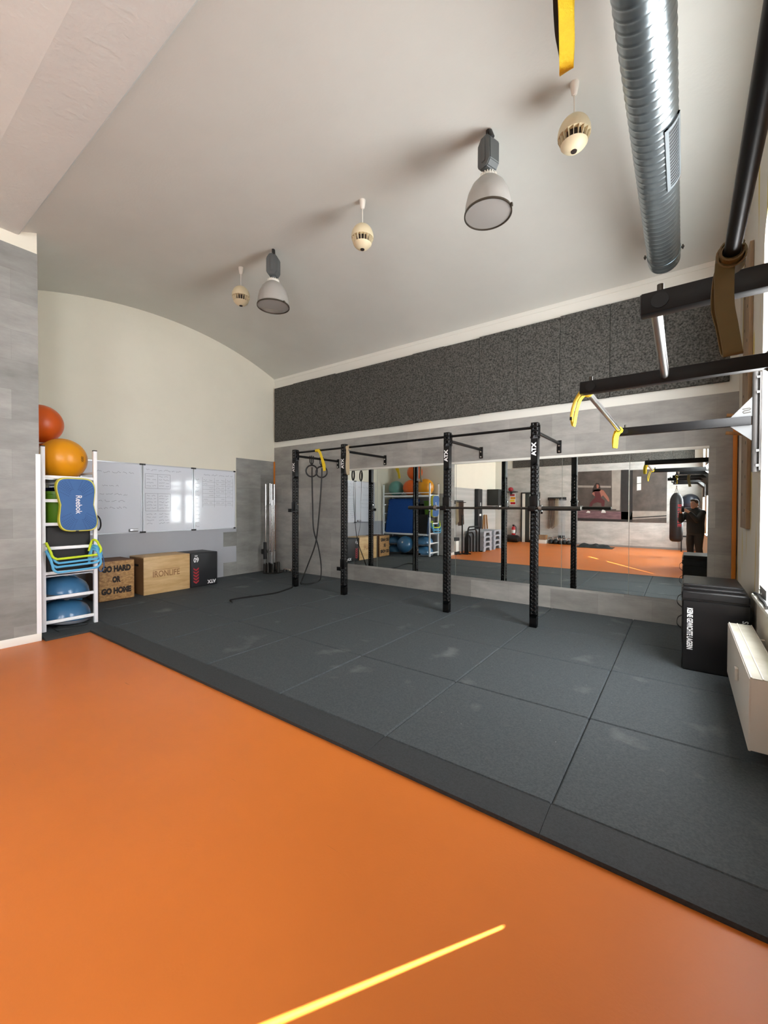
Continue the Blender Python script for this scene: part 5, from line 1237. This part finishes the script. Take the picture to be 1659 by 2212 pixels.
# ================================================================== THE PHOTOGRAPHER (seen only in the mirror)
HB = Vector((0.245, -0.30, 0)); FWD = Vector((-0.586, 0.81, 0)).normalized(); RGT = Vector((FWD.y, -FWD.x, 0)); UP = Vector((0, 0, 1))
def bp(r_, f_, z): return HB + RGT * r_ + FWD * f_ + UP * z
def limb(g, pts, rad, seg=16):
    """tapered limb with round ends"""
    P = smooth_path(pts, 5) if len(pts) > 2 else [Vector(p) for p in pts]
    n = len(P); R = []
    for i in range(n):
        t = i / (n - 1) * (len(rad) - 1); k = min(int(t), len(rad) - 2); R.append(rad[k] + (rad[k + 1] - rad[k]) * (t - k))
    g.tube(P, R, seg); g.sphere(P[0], R[0], 1, seg, 8); g.sphere(P[-1], R[-1], 1, seg, 8)
def blob(g, c, sx, sy, sz, seg=24, tilt=0.0):
    """ellipsoid aligned with the body: sx sideways, sy front-back, sz up"""
    v0 = len(g.bm.verts); g.sphere((0, 0, 0), 1.0, 1.0, seg, 14); g.bm.verts.ensure_lookup_table()
    for v in g.bm.verts[v0:]:
        d = v.co.copy(); v.co = Vector(c) + RGT * (d.x * sx) + (FWD * math.cos(tilt) - UP * math.sin(tilt)) * (d.y * sy) + (UP * math.cos(tilt) + FWD * math.sin(tilt)) * (d.z * sz)
def loft(g, secs, seg=28):
    """body section rings: (centre r, centre f, z, half width, half depth)"""
    prev = None
    for (r_, f_, z, a, b) in secs:
        ringv = [g.bm.verts.new(bp(r_ + a * math.copysign(abs(math.cos(t)) ** 0.85, math.cos(t)), f_ + b * math.copysign(abs(math.sin(t)) ** 0.85, math.sin(t)), z)) for t in [2 * PI * i / seg for i in range(seg)]]
        if prev: g.bridge(prev, ringv)
        else: g.cap(ringv)
        prev = ringv
    g.cap(prev)
def fuse(g, name, m, parent, vox, smooth_it=3):
    o = g.out(name, m, parent, smooth=0)
    md = o.modifiers.new('remesh', 'REMESH'); md.mode = 'VOXEL'; md.voxel_size = vox; md.use_smooth_shade = True
    ms = o.modifiers.new('smooth', 'SMOOTH'); ms.factor = 0.5; ms.iterations = smooth_it
    dg = bpy.context.evaluated_depsgraph_get(); me = bpy.data.meshes.new_from_object(o.evaluated_get(dg))
    o.modifiers.clear(); o.data = me; me.materials.clear(); me.materials.append(m); me.shade_smooth()
    return o
person = thing('person', 'man in a dark jacket photographing the mirror with a phone', 'person', (HB.x, HB.y, 0))
PHC = Vector((0.0, 0.0, CAMZ)) - FWD * 0.016 + RGT * -0.022 + UP * -0.045    # phone centre: its lens sits at the camera
SHR, SHL = bp(0.172, 0.0, 1.365), bp(-0.172, 0.0, 1.365)
ELR, ELL = bp(0.19, 0.20, 1.16), bp(-0.235, 0.17, 1.15)
WRR, WRL = PHC + RGT * 0.10 - FWD * 0.085 - UP * 0.075, PHC - RGT * 0.105 - FWD * 0.08 - UP * 0.085
HC = bp(-0.01, 0.035, 1.555)
body = G()
loft(body, [(0, 0, 0.86, 0.155, 0.10), (0, 0, 0.97, 0.165, 0.11), (0, 0.0, 1.08, 0.145, 0.10), (0, 0.005, 1.22, 0.165, 0.11), (0, 0.0, 1.33, 0.165, 0.10), (0, -0.005, 1.40, 0.10, 0.065), (0, 0.0, 1.45, 0.06, 0.055)])
limb(body, [bp(0, -0.005, 1.40), bp(0, 0.01, 1.47), bp(-0.005, 0.02, 1.53)], [0.062, 0.055, 0.056])
blob(body, HC + UP * 0.02, 0.073, 0.094, 0.098)                       # skull
blob(body, HC + FWD * 0.03 - UP * 0.045, 0.056, 0.064, 0.068)         # jaw
blob(body, HC + FWD * 0.068 - UP * 0.088, 0.026, 0.022, 0.022)        # chin
limb(body, [HC + FWD * 0.088 + UP * 0.018, HC + FWD * 0.110 - UP * 0.018], [0.008, 0.013])   # nose
blob(body, HC + FWD * 0.088 - UP * 0.054, 0.024, 0.012, 0.010)        # lips
blob(body, HC + FWD * 0.082 + UP * 0.036, 0.05, 0.014, 0.010)         # brow
for s_ in (-1, 1):
    blob(body, HC + RGT * (0.074 * s_) - UP * 0.005 - FWD * 0.005, 0.010, 0.020, 0.032)      # ears
for S0, E0, W0 in ((SHR, ELR, WRR), (SHL, ELL, WRL)):
    limb(body, [S0 - UP * 0.03, (S0 + E0) / 2 + FWD * 0.005, E0], [0.042, 0.045, 0.042]); limb(body, [E0, (E0 + W0) / 2, W0], [0.043, 0.038, 0.028])
for s_ in (-1, 1):
    hip, kn, an = bp(0.09 * s_, 0.0, 0.88), bp(0.105 * s_, 0.025, 0.48), bp(0.115 * s_, -0.02, 0.09)
    limb(body, [hip, (hip + kn) / 2 + FWD * 0.012, kn], [0.085, 0.075, 0.055]); limb(body, [kn, (kn + an) / 2 - FWD * 0.02, an], [0.055, 0.052, 0.036])
    limb(body, [an - UP * 0.03, an + FWD * 0.15 - UP * 0.055], [0.038, 0.03])
# hands: palm, four fingers of different lengths and a thumb, closed on the phone
for side, W0 in ((1, WRR), (-1, WRL)):
    edge = PHC + RGT * (side * 0.038) - UP * (0.028 if side > 0 else 0.04) - FWD * 0.004
    pc = edge + RGT * (side * 0.026) - FWD * 0.030 - UP * 0.018
    limb(body, [W0, (W0 + pc) / 2, pc], [0.028, 0.031, 0.030])
    v = (pc - W0).normalized()
    for k, (L, dz) in enumerate(((0.070, 0.036), (0.078, 0.014), (0.072, -0.008), (0.058, -0.028))):
        b0 = pc + UP * (dz * 0.8) + RGT * (side * 0.004) + FWD * 0.004; k1 = b0 + FWD * 0.018 + RGT * (side * 0.012); k2 = edge + UP * (dz + 0.004) + FWD * 0.004 + RGT * (side * 0.010)
        tip = edge + UP * (dz + 0.006) + FWD * 0.0075 - RGT * (side * (L - 0.052)) - FWD * 0.012
        limb(body, [b0, k1, k2, tip], [0.010, 0.0095, 0.0085, 0.0075], 10)
    th0 = pc + UP * 0.022 - FWD * 0.012; limb(body, [th0, th0 - RGT * (side * 0.012) + UP * 0.020 - FWD * 0.004, edge - RGT * (side * 0.016) + UP * 0.022 - FWD * 0.014], [0.013, 0.011, 0.009], 10)
fuse(body, 'body', m_skin, person, 0.006, 2)
jk = G()
loft(jk, [(0, 0, 0.84, 0.185, 0.128), (0, 0, 0.95, 0.19, 0.135), (0, 0.0, 1.08, 0.185, 0.135), (0, 0.005, 1.22, 0.20, 0.14), (0, 0.0, 1.33, 0.208, 0.13), (0, -0.005, 1.385, 0.185, 0.105), (0, -0.005, 1.425, 0.125, 0.085), (0, 0.0, 1.46, 0.080, 0.075)])
for S0, E0, W0 in ((SHR, ELR, WRR), (SHL, ELL, WRL)):
    C0 = E0 + (W0 - E0) * 0.90
    limb(jk, [S0 - UP * 0.012, (S0 + E0) / 2, E0], [0.066, 0.064, 0.058]); limb(jk, [E0, (E0 + C0) / 2, C0], [0.060, 0.053, 0.042])
fuse(jk, 'jacket', m_jacket, person, 0.009, 3)
co_ = G(); co_.lathe([(0.062, 0), (0.078, 0.0), (0.072, 0.035), (0.062, 0.035), (0.062, 0)], bp(0, 0.005, 1.445), 28, axis=(FWD * 0.15 + UP)); co_.out('collar', m_jacket, person, smooth=60)
tr = G()
loft(tr, [(0, 0, 0.80, 0.178, 0.118), (0, 0, 0.90, 0.176, 0.12), (0, 0, 0.99, 0.165, 0.115)])
for s_ in (-1, 1):
    hip, kn, an = bp(0.092 * s_, 0.0, 0.84), bp(0.105 * s_, 0.025, 0.48), bp(0.115 * s_, -0.02, 0.09)
    limb(tr, [hip, (hip + kn) / 2 + FWD * 0.012, kn], [0.100, 0.090, 0.072]); limb(tr, [kn, (kn + an) / 2 - FWD * 0.012, an], [0.072, 0.070, 0.062])
fuse(tr, 'trousers', m_trous, person, 0.009, 3)
for s_ in (-1, 1):
    g = G(); an = bp(0.115 * s_, -0.02, 0.0)
    prev = None
    for f_, w_, h_ in ((-0.075, 0.030, 0.06), (-0.05, 0.042, 0.085), (0.0, 0.044, 0.095), (0.06, 0.048, 0.080), (0.12, 0.050, 0.062), (0.17, 0.044, 0.048), (0.20, 0.026, 0.035)):
        ringv = [g.bm.verts.new(an + RGT * (w_ * math.cos(t)) + FWD * f_ + UP * (0.001 if math.sin(t) < -0.2 else 0.001 + h_ * (math.sin(t) + 0.2) / 1.2)) for t in [2 * PI * i / 20 for i in range(20)]]
        if prev: g.bridge(prev, ringv)
        else: g.cap(ringv)
        prev = ringv
    g.cap(prev); g.out('shoe', m_shoe, person, smooth=60)
hg = G()
blob(hg, HC + UP * 0.042 - FWD * 0.018, 0.082, 0.098, 0.092); blob(hg, HC + UP * 0.098 + FWD * 0.045, 0.062, 0.042, 0.026, tilt=0.3); blob(hg, HC - FWD * 0.055 - UP * 0.02, 0.068, 0.05, 0.07)
ho = hg
bmesh.ops.bisect_plane(ho.bm, geom=list(ho.bm.verts) + list(ho.bm.edges) + list(ho.bm.faces), plane_co=HC + UP * 0.055 + FWD * 0.066, plane_no=(FWD * 0.80 - UP * 0.60), clear_outer=True)
bmesh.ops.holes_fill(ho.bm, edges=[e for e in ho.bm.edges if e.is_boundary], sides=0)
fuse(ho, 'hair', m_hair, person, 0.006, 2)
for s_ in (-1, 1):
    G().sphere(HC + FWD * 0.0765 + RGT * (0.031 * s_) + UP * 0.012, 0.0118, 0.8, 16, 10).out('eye', m_lens, person, smooth=60)
    G().sphere(HC + FWD * 0.0838 + RGT * (0.030 * s_) + UP * 0.012, 0.0052, 1, 12, 8).out('iris', m_stencil, person, smooth=60)
    G().tube([HC + FWD * 0.088 + RGT * (0.014 * s_) + UP * 0.032, HC + FWD * 0.092 + RGT * (0.03 * s_) + UP * 0.038, HC + FWD * 0.08 + RGT * (0.05 * s_) + UP * 0.033], 0.0045, 6).out('eyebrow', m_hair, person)
t = thing('phone', 'dark smartphone held up in both hands of the photographer', 'phone', PHC)
M = Matrix(((RGT.x, FWD.x, 0, PHC.x), (RGT.y, FWD.y, 0, PHC.y), (0, 0, 1, PHC.z), (0, 0, 0, 1)))
G().box(-0.036, 0.036, -0.004, 0.004, -0.073, 0.073, M=M, bev=0.003).out('case', m_phone, t)
G().box(0.004, 0.032, 0.004, 0.006, 0.034, 0.068, M=M, bev=0.0008).out('camera_bump', m_blackp, t)
for dx, dz in ((0.012, 0.058), (0.024, 0.050), (0.012, 0.043)): G().cyl(M @ Vector((dx, 0.006, dz)), M @ Vector((dx, 0.0075, dz)), 0.006, 16).out('lens', m_dglass, t)
G().box(-0.033, 0.033, -0.0045, -0.0041, -0.069, 0.069, M=M).out('screen', m_dglass, t, smooth=0)
